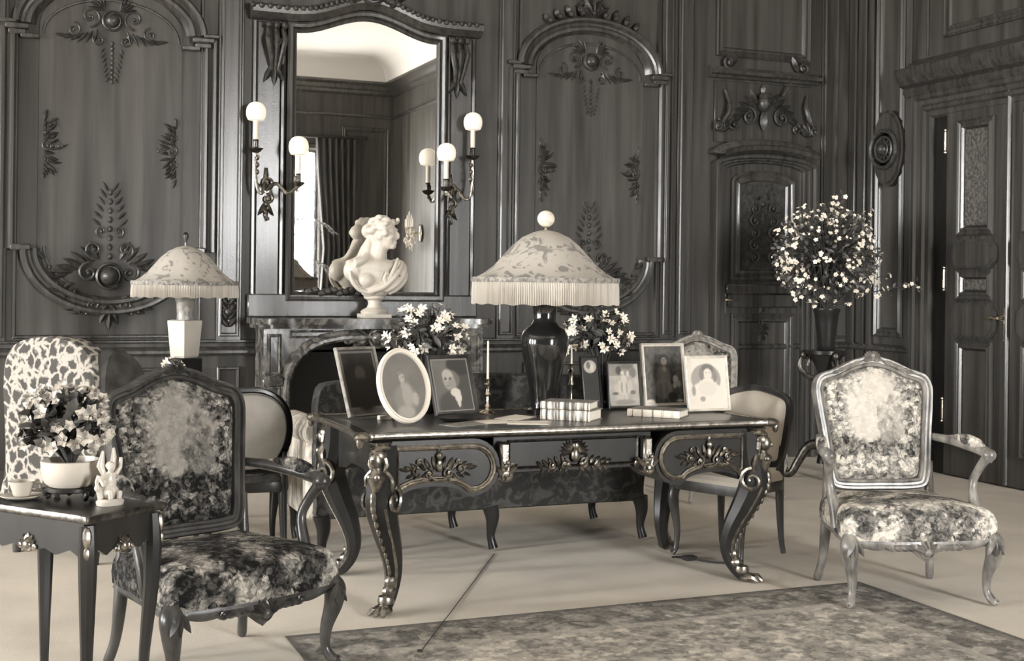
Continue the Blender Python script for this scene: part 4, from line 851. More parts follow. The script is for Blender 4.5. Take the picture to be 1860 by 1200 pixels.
# sofa behind the desk, its back to the camera
t = thing('sofa', 'dark damask sofa with left arm coloured pale as lit, facing the fireplace behind the desk', 'sofa', (2.48, 6.62, 0))
q = MB(); half = [(0, 0.22), (0.6, 0.22), (0.9, 0.225), (0.93, 0.3), (0.94, 0.6), (0.93, 0.86), (0.86, 0.915), (0.6, 0.925), (0.25, 0.94), (0, 0.945)]
Ps = outline(half, 4)
q.rings([[(x * (1 if k > 0.9 else k), y0 - (z - 0.22) * 0.06, 0.58 + (z - 0.58) * k) for x, z in Ps] for k, y0 in ((0.03, -0.315), (0.9, -0.315), (0.975, -0.31), (1.0, -0.29), (1.0, -0.2), (0.97, -0.175), (0.9, -0.165), (0.03, -0.16))]); build(q, 'backrest', DAMASK, t)
for sx in (-1, 1):
    fab = LITBROCADE if sx < 0 else DAMASK  # left arm coloured pale to stand for window light on it
    q = MB(); q.rbox(*sorted((sx * 0.84, sx * 0.965)), -0.24, 0.37, 0.2, 0.62, 0.04); arm = build(q, 'arm', fab, t)
    q = MB(); pts = [(sx * 0.915, -0.25, 0.655), (sx * 0.915, -0.2, 0.655), (sx * 0.915, 0.3, 0.645), (sx * 0.915, 0.37, 0.64), (sx * 0.915, 0.385, 0.64)]; q.tube(pts, [0.06, 0.072, 0.074, 0.07, 0.045], 16); build(q, 'arm_roll', fab, arm)
for x in (-0.9, 0.02, 0.92):
    for y, r_ in ((-0.29, 1), (0.33, 1)):
        q = MB(); pts, rr = cabriole([(x, y, 0.24), (x + 0.012, y + 0.0, 0.17), (x + 0.004, y, 0.08), (x + 0.016, y - 0.01, 0.012)], [0.045, 0.036, 0.022, 0.026]); q.tube(pts, rr, 10); build(q, 'leg', BLACKW, t)
q = MB(); q.rbox(-0.84, 0.84, -0.18, 0.36, 0.3, 0.44, 0.05); build(q, 'seat_cushion', DAMASK, t)
q = MB(); q.box(-0.86, 0.86, -0.2, 0.36, 0.215, 0.305, 0.01); build(q, 'seat_base', DAMASK, t)

# ------------------------------------------------------------------ desk
desk = thing('writing_desk', 'large dark writing desk with gilt bronze mounts and leather top', 'desk', (2.4975, 5.65, 0))
def plan(hx, hy, n=5): 
    pts = [(0, -hy - 0.012), (hx * 0.5, -hy), (hx * 0.85, -hy + 0.004), (hx - 0.07, -hy - 0.004), (hx - 0.02, -hy + 0.0), (hx, -hy + 0.025), (hx + 0.0, -hy + 0.09), (hx - 0.012, -hy * 0.5), (hx - 0.016, 0)]
    h2 = pts + [(x, -y) for x, y in pts[-2::-1]]; full = h2 + [(-x, y) for x, y in h2[-2:0:-1]]
    return cr(full, 3, True)
PT = plan(1.04, 0.44)
q = MB(); q.rings([[(x * k, y * (1 - (1 - k) * 2.3), z) for x, y in PT] for k, z in ((0.95, 0.742), (0.975, 0.748), (0.985, 0.76), (0.985, 0.776), (0.94, 0.777))]); build(q, 'desk_top', BLACKW, desk)
q = MB(); q.rings([[(x * k, y * (1 - (1 - k) * 2.3), z) for x, y in PT] for k, z in ((0.93, 0.776), (0.93, 0.7785), (0.925, 0.779))]); build(q, 'leather_panel', LEATHER, desk)
q = MB(); R_ = [[(x * k, y * (1 - (1 - k) * 2.3), z) for x, y in PT] for k, z in ((0.98, 0.756), (0.998, 0.757), (1.003, 0.765), (1.003, 0.772), (0.998, 0.781), (0.988, 0.782), (0.982, 0.777), (0.98, 0.756))]; q.rings(R_, False, False); build(q, 'edge_moulding', BRONZE, desk)
for sx in (-1, 1):
    for sy in (-1, 1):
        q = MB(); q.ell((sx * 1.02, sy * 0.425, 0.768), (0.04, 0.04, 0.022), 12, 8); q.ell((sx * 1.035, sy * 0.44, 0.75), (0.016, 0.016, 0.03), 8, 6)
        q.ell((sx * 0.985, sy * 0.442, 0.77), (0.016, 0.012, 0.018), 8, 6); q.ell((sx * 1.036, sy * 0.39, 0.77), (0.012, 0.016, 0.018), 8, 6); build(q, 'corner_clasp', BRONZE, desk)
def deskleg(sx, sy):
    """cabriole leg along the corner diagonal with bronze bust, edge strips and paw foot"""
    bx, by = sx * 0.915, sy * 0.40; dx, dy = sx * 0.7071, sy * 0.7071
    def at(d, z): return (bx + dx * d, by + dy * d, z)
    prof = [(0.0, 0.73, 0.06), (0.005, 0.62, 0.062), (0.02, 0.54, 0.068), (0.022, 0.47, 0.07), (-0.02, 0.37, 0.062), (-0.075, 0.26, 0.05), (-0.1, 0.17, 0.039), (-0.088, 0.10, 0.032), (-0.045, 0.045, 0.031), (-0.01, 0.03, 0.032)]
    c_ = cr(prof, 6); q = MB(); q.tube([at(d, z) for d, z, r in c_], [r for d, z, r in c_], 8); leg = build(q, 'leg', BLACKW, desk)
    q = MB()
    q.rings([[at(d + 0.0, z) for _ in (0,)] * 1 + [] for d, z, r in c_[:0]] or [[(0, 0, 0)] * 3] * 2, False, False) if False else None
    # bronze strips down the two outer edges and leafwork on the knee
    for a in (-0.75, 0.75):
        ax, ay = dx * cos(a) - dy * sin(a), dx * sin(a) + dy * cos(a)
        q.tube([(at(d, z)[0] + ax * r * 0.97, at(d, z)[1] + ay * r * 0.97, z) for d, z, r in c_[18:]], 0.0075, 6)
    for i in range(14):
        d, z, r = c_[14 + 2 * i] if 14 + 2 * i < len(c_) else c_[-1]; p = at(d + r, z); q.ell(p, (0.014 - 0.0006 * i, 0.014 - 0.0006 * i, 0.026), 8, 6)
    for sg in (-1, 1):
        px, py = -dy * sg, dx * sg
        pts = []
        for i in range(20):
            tt = i / 19; rr = 0.06 * (1 - 0.8 * tt); a = PI / 2 + 2 * PI * 1.3 * tt
            pts.append((at(0.03 + rr * cos(a), 0)[0] + px * 0.068, at(0.03 + rr * cos(a), 0)[1] + py * 0.068, 0.5 + rr * sin(a)))
        q.tube(pts, [0.012 * (1 - 0.4 * i / 19) for i in range(20)], 6)
    build(q, 'edge_mount', BRONZE, leg)
    # female bust
    q = MB(); o = 0.062
    q.ell(at(o + 0.012, 0.672), (0.031, 0.031, 0.039), 12, 9); q.ell(at(o - 0.008, 0.69), (0.04, 0.04, 0.034), 12, 8); q.ell(at(o + 0.045, 0.668), (0.008, 0.008, 0.012), 8, 6); q.ell(at(o - 0.0, 0.715), (0.03, 0.03, 0.012), 12, 6)
    q.lathe([(0.045, 0.0), (0.05, 0.008), (0.042, 0.018), (0.05, 0.03)], 14, (*at(o - 0.03, 0)[:2], 0.715))
    q.tube([at(o, 0.65), at(o + 0.002, 0.63), at(o + 0.008, 0.6), at(o + 0.005, 0.56), at(o, 0.51)], [0.018, 0.02, 0.04, 0.03, 0.014], 10)
    for sg in (-1, 1):
        px, py = -dy * sg, dx * sg; b0 = at(o + 0.028, 0.602); q.ell((b0[0] + px * 0.017, b0[1] + py * 0.017, b0[2]), 0.017, 10, 8)
        b1 = at(o - 0.02, 0.62); b2 = at(o - 0.03, 0.52); q.tube(cr([(b1[0] + px * 0.035, b1[1] + py * 0.035, b1[2]), (b1[0] + px * 0.062, b1[1] + py * 0.062, 0.585), (b2[0] + px * 0.05, b2[1] + py * 0.05, 0.535), (b2[0] + px * 0.03, b2[1] + py * 0.03, 0.5)], 4), [0.012] * 13, 7)
        b3 = at(o - 0.01, 0.66); q.tube([(b3[0] + px * 0.032, b3[1] + py * 0.032, 0.68), (b3[0] + px * 0.04, b3[1] + py * 0.04, 0.65), (b3[0] + px * 0.03, b3[1] + py * 0.03, 0.62)], [0.012, 0.012, 0.006], 7)
    build(q, 'bronze_bust', BRONZE, leg)
    q = MB(); q.ell(at(0.0, 0.024), (0.045, 0.045, 0.022), 12, 8); q.lathe([(0.034, 0), (0.038, 0.01), (0.033, 0.03)], 12, at(-0.03, 0.045))
    for a in (-0.55, 0, 0.55):
        ax, ay = dx * cos(a) - dy * sin(a), dx * sin(a) + dy * cos(a); b0 = at(0.0, 0.02); q.tube([(b0[0] + ax * 0.02, b0[1] + ay * 0.02, 0.025), (b0[0] + ax * 0.05, b0[1] + ay * 0.05, 0.024), (b0[0] + ax * 0.07, b0[1] + ay * 0.07, 0.012)], [0.018, 0.017, 0.008], 8)
    for k in range(3): q.ell(at(-0.06 - 0.015 * k, 0.09 + 0.04 * k), (0.034 - 0.004 * k,) * 2 + (0.03,), 8, 6)
    build(q, 'paw_foot', BRONZE, leg)
for sx in (-1, 1):
    for sy in (-1, 1): deskleg(sx, sy)
def drawer_outline(sx, e=0.0):
    pts = [(0.878 + e, 0.722 + e), (0.878 + e, 0.55 - e * 0.4), (0.845, 0.522 - e)] + [(0.70 + 0.145 * cos(a), 0.525 - e + 0.04 * sin(a)) for a in (0.35, 0.8, 1.2, PI / 2, 1.95, 2.35, 2.8)] + [(0.535, 0.512 - e)]
    pts += [(0.515 + (0.105 + e) * cos(a), 0.617 + (0.105 + e) * sin(a)) for a in [-PI / 2 - PI * i / 12 for i in range(1, 13)]]
    return [(sx * x, z) for x, z in pts]
for sx in (-1, 1):
    q = MB(); q.prism(drawer_outline(sx, 0.022), -0.415, -0.12); body = build(q, 'drawer_block', BLACKW, desk, ang=25)
    path = drawer_outline(sx)
    if sx > 0: path = path[::-1]
    q = MB(); q.sweep(path, [(-0.003, 0), (-0.003, 0.012), (0.004, 0.018), (0.01, 0.008), (0.016, 0.014), (0.022, 0.01), (0.024, 0)], True, -0.415); build(q, 'drawer_moulding', BRONZE, body)
    q = MB(); cx, cz, y = sx * 0.675, 0.62, -0.42
    q.ell((cx, y - 0.012, cz + 0.055), (0.015, 0.015, 0.018), 8, 6); q.ell((cx, y - 0.01, cz + 0.015), (0.014, 0.012, 0.03), 8, 6); q.lf(cx, cz + 0.07, PI / 2, 0.03, 0.02, y, 0.014)
    for sg in (-1, 1):
        q.scr(cx + sg * 0.045, cz - 0.022, 0.024, PI / 2, 1.25, sg, 0.0065, y); q.scr(cx + sg * 0.1, cz - 0.005, 0.02, -PI / 2, 1.2, sg, 0.006, y); q.scr(cx + sg * 0.09, cz + 0.03, 0.014, 0, 1.1, -sg, 0.005, y)
        for k in range(6): q.lf(cx + sg * (0.015 + 0.024 * k), cz - 0.005, PI / 2 - sg * (0.25 + 0.22 * k), 0.062 - 0.003 * k, 0.018, y, 0.014)
        for k in range(4): q.lf(cx + sg * (0.03 + 0.028 * k), cz - 0.02, -PI / 2 + sg * (0.5 + 0.2 * k), 0.04, 0.014, y, 0.012)
    q.tube([(cx - 0.045, y - 0.012, cz - 0.03), (cx - 0.02, y - 0.02, cz - 0.047), (cx + 0.02, y - 0.02, cz - 0.047), (cx + 0.045, y - 0.012, cz - 0.03)], 0.005, 6)
    build(q, 'drawer_mount', BRONZE, body)
q = MB(); q.box(-0.40, 0.40, -0.36, -0.1, 0.575, 0.742, 0.004); ctr = build(q, 'centre_drawer', BLACKW, desk)
q = MB(); q.sweep(rectpath(-0.33, 0.33, 0.59, 0.725), [(0, 0), (0, 0.01), (0.006, 0.014), (0.012, 0.006), (0.014, 0)], True, -0.36); build(q, 'drawer_moulding', BRONZED, ctr)
q = MB(); y = -0.365
q.ell((0, y - 0.015, 0.69), (0.018, 0.016, 0.022), 10, 8); q.ell((0, y - 0.012, 0.645), (0.022, 0.016, 0.034), 10, 8)
for sg in (-1, 1):
    q.scr(sg * 0.05, 0.605, 0.024, PI / 2, 1.2, sg, 0.007, y); q.scr(sg * 0.11, 0.6, 0.018, PI / 2, 1.2, -sg, 0.006, y); q.ell((sg * 0.035, y - 0.012, 0.605), (0.014, 0.012, 0.014), 8, 6)
    for k in range(6): q.lf(sg * 0.012, 0.66, PI / 2 - sg * (0.15 + 0.33 * k), 0.06, 0.018, y, 0.016)
    for k in range(5): q.lf(sg * (0.05 + 0.028 * k), 0.602, PI / 2 - sg * (0.3 + 0.15 * k), 0.05 - 0.004 * k, 0.018, y, 0.014); q.lf(sg * (0.03 + 0.03 * k), 0.595, -PI / 2 + sg * 0.6, 0.03, 0.014, y, 0.012)
build(q, 'drawer_mount', BRONZE, ctr)
for sx in (-1, 1):
    q = MB(); q.box(*sorted((sx * 0.335, sx * 0.385)), -0.415, -0.35, 0.55, 0.722, 0.012); q.scr(sx * 0.36, 0.575, 0.03, PI / 2, 1.2, sx, 0.011, -0.41); q.scr(sx * 0.31, 0.6, 0.02, PI / 2, 1.2, -sx, 0.008, -0.38)
    for k in range(6): q.ell((sx * 0.36 + 0.012 * ((k % 3) - 1), -0.42, 0.56 + 0.014 * k), (0.012, 0.012, 0.012), 8, 6)
    for k in range(4): q.lf(sx * 0.36, 0.57, PI / 2 + (k - 1.5) * 0.55, 0.08, 0.026, -0.415, 0.016)
    build(q, 'scroll_bracket', BRONZE, desk)
    q = MB(); q.prism([(sx * 0.9, 0.745), (sx * 0.3, 0.745), (sx * 0.34, 0.6), (sx * 0.5, 0.53), (sx * 0.7, 0.56), (sx * 0.88, 0.52)], 0.32, 0.38); build(q, 'back_apron', BLACKW, desk)
    q = MB(); st = 0; q.prism([(-0.36, 0.745), (0.36, 0.745), (0.36, 0.53), (0.2, 0.55), (0.1, 0.585), (-0.1, 0.585), (-0.2, 0.55), (-0.36, 0.53)], -0.02, 0.02); q.xf(Matrix.Translation((sx * 0.9, 0, 0)) @ Matrix.Rotation(PI / 2, 4, 'Z')); build(q, 'side_apron', BLACKW, desk)
q = MB(); q.box(-0.31, 0.31, 0.32, 0.38, 0.6, 0.745, 0.004); build(q, 'back_apron', BLACKW, desk)
# ------------------------------------------------------------------ things on the desk
DZ = 0.7795
def soft(u, v, cx, cy, rx, ry, e=0.25):
    e *= 0.65; d = sqrt(((u - cx) / rx) ** 2 + ((v - cy) / ry) ** 2); return max(0.0, min(1.0, (1 - d) / e + 0.5)) if d < 1 + e else 0.0
def pic_from(bg, shapes, nz=0.05, seed=0):
    def f(u, v):
        t = bg(u, v) + nz * noise.noise(Vector((u * 5 + seed, v * 5, seed)))
        for cx, cy, rx, ry, tone, e in shapes: k = soft(u, v, cx, cy, rx, ry, e); t = t * (1 - k) + tone * k
        return t
    return f
def framed_line(bg, shapes, nz=0.05, seed=0):
    f = pic_from(bg, shapes, nz, seed)
    return lambda u, v: 0.62 if 0.035 < min(u, 1 - u, v * 1.2, (1 - v) * 1.2) < 0.06 else (0.22 if min(u, 1 - u, v * 1.2, (1 - v) * 1.2) <= 0.035 else f(u, v))
def frame(name, label, cat, loc, rz, lean, w_, h_, fw, fmat, pic, oval=False, mat_w=0.0, depth=0.02, roll=0.0):
    t = thing(name, label, cat, loc, rz)
    T_ = Matrix.Translation((0, 0, 0.003 + depth * 0.75 * sin(radians(lean)))) @ Matrix.Rotation(-radians(lean), 4, 'X') @ Matrix.Rotation(radians(roll), 4, 'Y')
    if oval: path = [(w_ / 2 * cos(a), h_ / 2 + h_ / 2 * sin(a)) for a in [2 * PI * i / 48 for i in range(48)]]
    else: path = rectpath(-w_ / 2, w_ / 2, 0, h_)
    q = MB(); q.sweep(path, [(0, -depth * 0.5), (0, depth * 0.35), (fw * 0.25, depth * 0.6), (fw * 0.6, depth * 0.35), (fw * 0.85, depth * 0.42), (fw, depth * 0.1), (fw, -depth * 0.5)], True); q.xf(T_); build(q, 'frame', fmat, t, ang=30)
    n, m_ = 46, 58; iw, ih = w_ / 2 - fw * 0.8, h_ - fw * 1.6; q = MB()
    if oval:
        q.add([(iw * r / 16 * cos(2 * PI * k / 64), 0, h_ / 2 + ih / 2 * r / 16 * sin(2 * PI * k / 64)) for r in range(1, 17) for k in range(64)] + [(0, 0, h_ / 2)],
              [(r * 64 + k, r * 64 + (k + 1) % 64, (r + 1) * 64 + (k + 1) % 64, (r + 1) * 64 + k) for r in range(15) for k in range(64)] + [(k, (k + 1) % 64, 16 * 64) for k in range(64)])
    else:
        q.add([(-iw + 2 * iw * i / n, 0, fw * 0.8 + ih * j / m_) for j in range(m_ + 1) for i in range(n + 1)], [(j * (n + 1) + i, j * (n + 1) + i + 1, (j + 1) * (n + 1) + i + 1, (j + 1) * (n + 1) + i) for j in range(m_) for i in range(n)])
    q.xf(T_); iv = T_.inverted()
    def col(c):
        p = iv @ c; return (max(0.0, pic((p.x + iw) / (2 * iw), (p.z - fw * 0.8) / ih)), 0.06)
    build(q, 'print', PRINT, t, paint=col)
    q = MB(); q.prism([(x * 0.97, h_ / 2 + (z - h_ / 2) * 0.97) for x, z in path], 0.003, 0.009); q.xf(T_)
    a = T_ @ Vector((0, 0.01, h_ * 0.62)); foot = Vector((0, a.y + 0.045 + h_ * 0.12, 0.003)); q.tube([a + Vector((0, 0.002, 0)), foot], 0.006, 6); build(q, 'easel_back', DARKFR, t)
    return t
frame('picture_frame', 'dark portrait print in slim grey frame, leftmost on the desk', 'picture frame', (1.69, 5.86, DZ), radians(22), 21, 0.24, 0.345, 0.014, MIDFR,
      pic_from(lambda u, v: 0.5 if 0.035 < min(u, 1 - u, (v - 0.06) * 1.4, (1 - v) * 1.4) < 0.075 else (0.42 if v < 0.09 else 0.15 + 0.04 * v), [(0.5, 0.62, 0.14, 0.12, 0.36, 0.6), (0.5, 0.3, 0.3, 0.25, 0.17, 0.5)], 0.05, 2), depth=0.018)
q = MB(); q.box(-0.035, 0.035, -0.012, 0.012, 0, 0.022, 0.003); o = build(q, 'trinket_box', WHITEP); o.location = (1.735, 5.76, DZ); o.rotation_euler = (0, 0, 0.3); tag(o, 'small pale trinket box at the foot of the dark portrait frame', 'box')
frame('oval_frame', 'oval ivory frame with a portrait of a seated woman', 'picture frame', (1.775, 5.50, DZ), radians(8), 21, 0.262, 0.355, 0.024, IVORY,
      pic_from(lambda u, v: 0.47 - 0.06 * u, [(0.5, 0.3, 0.26, 0.22, 0.52, 0.5), (0.55, 0.36, 0.12, 0.18, 0.62, 0.6), (0.72, 0.3, 0.07, 0.1, 0.66, 0.5), (0.47, 0.1, 0.2, 0.1, 0.64, 0.6), (0.44, 0.66, 0.1, 0.1, 0.42, 0.3), (0.47, 0.62, 0.065, 0.085, 0.68, 0.35), (0.45, 0.69, 0.08, 0.03, 0.5, 0.4), (0.48, 0.5, 0.05, 0.06, 0.62, 0.4), (0.45, 0.625, 0.012, 0.01, 0.42, 0.5), (0.51, 0.625, 0.012, 0.01, 0.42, 0.5)], 0.04, 5), True, depth=0.024)
frame('picture_frame', 'portrait of a man in dark coat and white neckcloth, in double-line frame', 'picture frame', (2.115, 5.80, DZ), radians(14), 19, 0.252, 0.30, 0.016, WALNUT,
      framed_line(lambda u, v: 0.42 - 0.22 * max(0, (u - 0.45) * 1.6), [(0.58, 0.12, 0.5, 0.3, 0.3, 0.3), (0.86, 0.35, 0.25, 0.32, 0.28, 0.4), (0.72, 0.86, 0.3, 0.2, 0.22, 0.4), (0.5, 0.6, 0.2, 0.17, 0.42, 0.3), (0.42, 0.6, 0.15, 0.19, 0.66, 0.4), (0.4, 0.68, 0.13, 0.1, 0.74, 0.5), (0.5, 0.52, 0.1, 0.12, 0.6, 0.5), (0.345, 0.612, 0.035, 0.016, 0.34, 0.6), (0.465, 0.612, 0.035, 0.016, 0.36, 0.6), (0.345, 0.645, 0.04, 0.008, 0.45, 0.6), (0.465, 0.645, 0.04, 0.008, 0.45, 0.6), (0.375, 0.53, 0.03, 0.012, 0.5, 0.6), (0.38, 0.55, 0.025, 0.03, 0.66, 0.5), (0.38, 0.485, 0.05, 0.01, 0.5, 0.5), (0.55, 0.36, 0.13, 0.08, 0.88, 0.3), (0.6, 0.27, 0.085, 0.1, 0.9, 0.3), (0.6, 0.17, 0.04, 0.08, 0.88, 0.4)], 0.03, 9), depth=0.02)
frame('picture_frame', 'small mid-toned print of a dancing figure in thin dark frame, right of the books', 'picture frame', (3.075, 5.89, DZ), radians(4), 9, 0.205, 0.245, 0.014, WALNUT,
      pic_from(lambda u, v: 0.74 - 0.18 * (v > 0.72) * (u < 0.85), [(0.34, 0.84, 0.09, 0.1, 0.3, 0.5), (0.62, 0.93, 0.2, 0.06, 0.44, 0.5), (0.82, 0.78, 0.1, 0.12, 0.5, 0.6), (0.46, 0.78, 0.055, 0.05, 0.88, 0.3), (0.5, 0.62, 0.09, 0.12, 0.86, 0.4), (0.64, 0.76, 0.05, 0.07, 0.86, 0.6), (0.38, 0.56, 0.08, 0.05, 0.84, 0.6), (0.48, 0.42, 0.24, 0.16, 0.84, 0.6), (0.7, 0.5, 0.08, 0.12, 0.8, 0.7), (0.24, 0.42, 0.06, 0.1, 0.8, 0.7), (0.42, 0.44, 0.03, 0.13, 0.62, 0.6), (0.58, 0.42, 0.03, 0.13, 0.64, 0.6), (0.4, 0.2, 0.05, 0.07, 0.8, 0.6), (0.56, 0.22, 0.04, 0.08, 0.82, 0.6), (0.2, 0.3, 0.1, 0.035, 0.4, 0.6), (0.78, 0.32, 0.09, 0.05, 0.46, 0.6), (0.5, 0.1, 0.34, 0.06, 0.6, 0.6)], 0.1, 3), depth=0.016)
frame('picture_frame', 'tall pale-framed painting of a child with flowers, behind the right-hand book', 'picture frame', (3.335, 5.93, DZ), radians(2), 9, 0.265, 0.335, 0.018, PALEFR,
      pic_from(lambda u, v: 0.36 - 0.1 * u + 0.1 * noise.noise(Vector((u * 14, v * 14, 2))), [(0.5, 0.79, 0.13, 0.07, 0.24, 0.4), (0.52, 0.73, 0.075, 0.07, 0.68, 0.3), (0.52, 0.755, 0.03, 0.012, 0.4, 0.5), (0.48, 0.48, 0.17, 0.17, 0.46, 0.35), (0.52, 0.6, 0.05, 0.05, 0.64, 0.4), (0.36, 0.46, 0.05, 0.13, 0.4, 0.5), (0.62, 0.46, 0.05, 0.12, 0.42, 0.5), (0.46, 0.26, 0.24, 0.17, 0.5, 0.4), (0.4, 0.22, 0.05, 0.14, 0.4, 0.6), (0.55, 0.24, 0.05, 0.14, 0.42, 0.6), (0.8, 0.42, 0.07, 0.07, 0.7, 0.5), (0.87, 0.34, 0.06, 0.06, 0.6, 0.5), (0.77, 0.31, 0.05, 0.05, 0.66, 0.5), (0.12, 0.035, 0.12, 0.045, 0.92, 0.2), (0.88, 0.05, 0.1, 0.02, 0.85, 0.3), (0.7, 0.12, 0.12, 0.08, 0.16, 0.5)], 0.1, 12), depth=0.02)
frame('picture_frame', 'oval vignette of a lady on a white mount, in the rightmost frame on the desk', 'picture frame', (3.425, 5.64, DZ), radians(-2), 10, 0.245, 0.285, 0.013, PALEFR,
      pic_from(lambda u, v: 0.93, [(0.47, 0.58, 0.38, 0.3, 0.62, 0.08), (0.47, 0.3, 0.42, 0.24, 0.93, 0.25), (0.52, 0.76, 0.17, 0.12, 0.42, 0.4), (0.52, 0.68, 0.11, 0.11, 0.9, 0.3), (0.52, 0.52, 0.22, 0.08, 0.92, 0.4), (0.5, 0.4, 0.24, 0.14, 0.88, 0.5), (0.36, 0.68, 0.06, 0.12, 0.5, 0.5), (0.7, 0.64, 0.06, 0.12, 0.52, 0.5), (0.14, 0.36, 0.05, 0.1, 0.6, 0.6), (0.36, 0.2, 0.07, 0.05, 0.62, 0.6), (0.485, 0.7, 0.015, 0.01, 0.55, 0.5), (0.56, 0.7, 0.015, 0.01, 0.55, 0.5)], 0.03, 15), depth=0.018)
frame('picture_frame', 'small dark frame with a bright portrait high in it, behind the second candlestick', 'picture frame', (2.885, 5.885, DZ), radians(6), 10, 0.115, 0.275, 0.01, DARKFR,
      pic_from(lambda u, v: 0.16, [(0.5, 0.82, 0.38, 0.13, 0.78, 0.2), (0.4, 0.85, 0.12, 0.07, 0.45, 0.5), (0.62, 0.8, 0.1, 0.08, 0.9, 0.4)], 0.03, 21), depth=0.014)

def candlestick(label, loc, h, ch, r=1.0):
    t = thing('candlestick', label, 'candlestick', loc)
    q = MB(); q.lathe([(0.0, 0.0), (0.042 * r, 0.0), (0.045 * r, 0.008), (0.03 * r, 0.018), (0.018 * r, 0.022), (0.011, 0.034), (0.016, 0.042), (0.009, 0.055), (0.008, h * 0.5), (0.018, h * 0.56), (0.012, h * 0.63), (0.009, h * 0.68), (0.013, h * 0.78), (0.019, h * 0.84), (0.012, h * 0.88), (0.014, h * 0.96), (0.02, h), (0.0085, h), (0.0085, h * 0.9)], 20, lobe=None); build(q, 'stick', BRASS, t)
    q = MB(); q.lathe([(0.0, h * 0.9), (0.0065, h * 0.9), (0.0045, h + ch), (0.0, h + ch + 0.004)], 10); build(q, 'candle', WAX, t)
candlestick('brass candlestick with slim candle beside the man\'s portrait', (2.292, 5.86, DZ), 0.175, 0.185)
candlestick('slim brass candlestick with short candle, close behind the stacked books', (2.765, 5.90, DZ), 0.24, 0.085, 0.9)

# big lamp
def shade_lamp(label, loc, R, zr, ztop, zf, oct_n, fin, base):
    t = thing('table_lamp', label, 'lamp', loc)
    H = ztop - zr
    prof = [(R * 0.985, zr + 0.004), (R * 0.93, zr + H * 0.05), (R * 0.82, zr + H * 0.14), (R * 0.70, zr + H * 0.28), (R * 0.58, zr + H * 0.48), (R * 0.46, zr + H * 0.68), (R * 0.32, zr + H * 0.85), (R * 0.16, zr + H * 0.96), (R * 0.03, ztop)]
    lob = (lambda a: 1.0 + 0.022 * abs(cos(oct_n * a / 2)) - 0.011)
    q = MB(); q.lathe([(p[0], p[1]) for p in prof], 96, lobe=lob); q.lathe([(p[0] - 0.006, p[1] - 0.003) for p in prof], 96, lobe=lob); sh = build(q, 'shade', SILK, t)
    q = MB(); q.lathe([(R * 0.97, zr - 0.012), (R * 1.0, zr - 0.012), (R * 1.005, zr), (R * 1.0, zr + 0.012), (R * 0.97, zr + 0.012), (R * 0.97, zr - 0.012)], 72, lobe=lob); build(q, 'braid', BRAID, sh)
    q = MB(); N = 420
    for k, (z, e) in enumerate(((zr - 0.008, 0), (zf, 0))): pass
    q.rings([[((R * 0.985 + (0.004 if i % 2 else -0.004) * kk) * lob(2 * PI * i / N) * cos(2 * PI * i / N), (R * 0.985 + (0.004 if i % 2 else -0.004) * kk) * lob(2 * PI * i / N) * sin(2 * PI * i / N), z + (0.003 * sin(i * 12.9) if kk > 0.9 else 0)) for i in range(N)] for z, kk in ((zr - 0.008, 0.3), ((zr + zf) / 2, 1.0), (zf, 1.2))], False, False)
    tag(build(q, 'fringe', FRINGE, sh, True, 20), kind='stuff')
    fin(t); base(t); return t
def fin1(t):
    q = MB(); q.lathe([(0.012, 0.915), (0.008, 0.925), (0.014, 0.932), (0.006, 0.938)], 12); build(q, 'finial_stem', BRASS, t)
    q = MB(); q.ell((0, 0, 0.971), (0.046, 0.03, 0.042), 18, 12); build(q, 'finial', JADE, t)
def base1(t):
    q = MB(); q.lathe([(0.0, 0.0), (0.085, 0.0), (0.088, 0.02), (0.07, 0.03), (0.066, 0.06), (0.07, 0.1), (0.085, 0.18), (0.105, 0.27), (0.12, 0.34), (0.118, 0.385), (0.1, 0.42), (0.07, 0.44), (0.058, 0.46), (0.06, 0.53), (0.075, 0.555), (0.07, 0.56), (0.0, 0.56)], 40); build(q, 'vase_base', PORC, t)
    q = MB(); q.tube([(0, 0, 0.55), (0, 0, 0.92)], 0.008, 8); q.tube([(0.03, 0, 0.56), (0.03, 0, 0.66)], 0.012, 8); q.tube([(-0.03, 0, 0.56), (-0.03, 0, 0.66)], 0.012, 8); build(q, 'stem', BRASS, t)
shade_lamp('big lamp with embroidered fringed shade and dark porcelain vase base, on the desk', (2.585, 5.835, DZ), 0.372, 0.665, 0.915, 0.545, 8, fin1, base1)

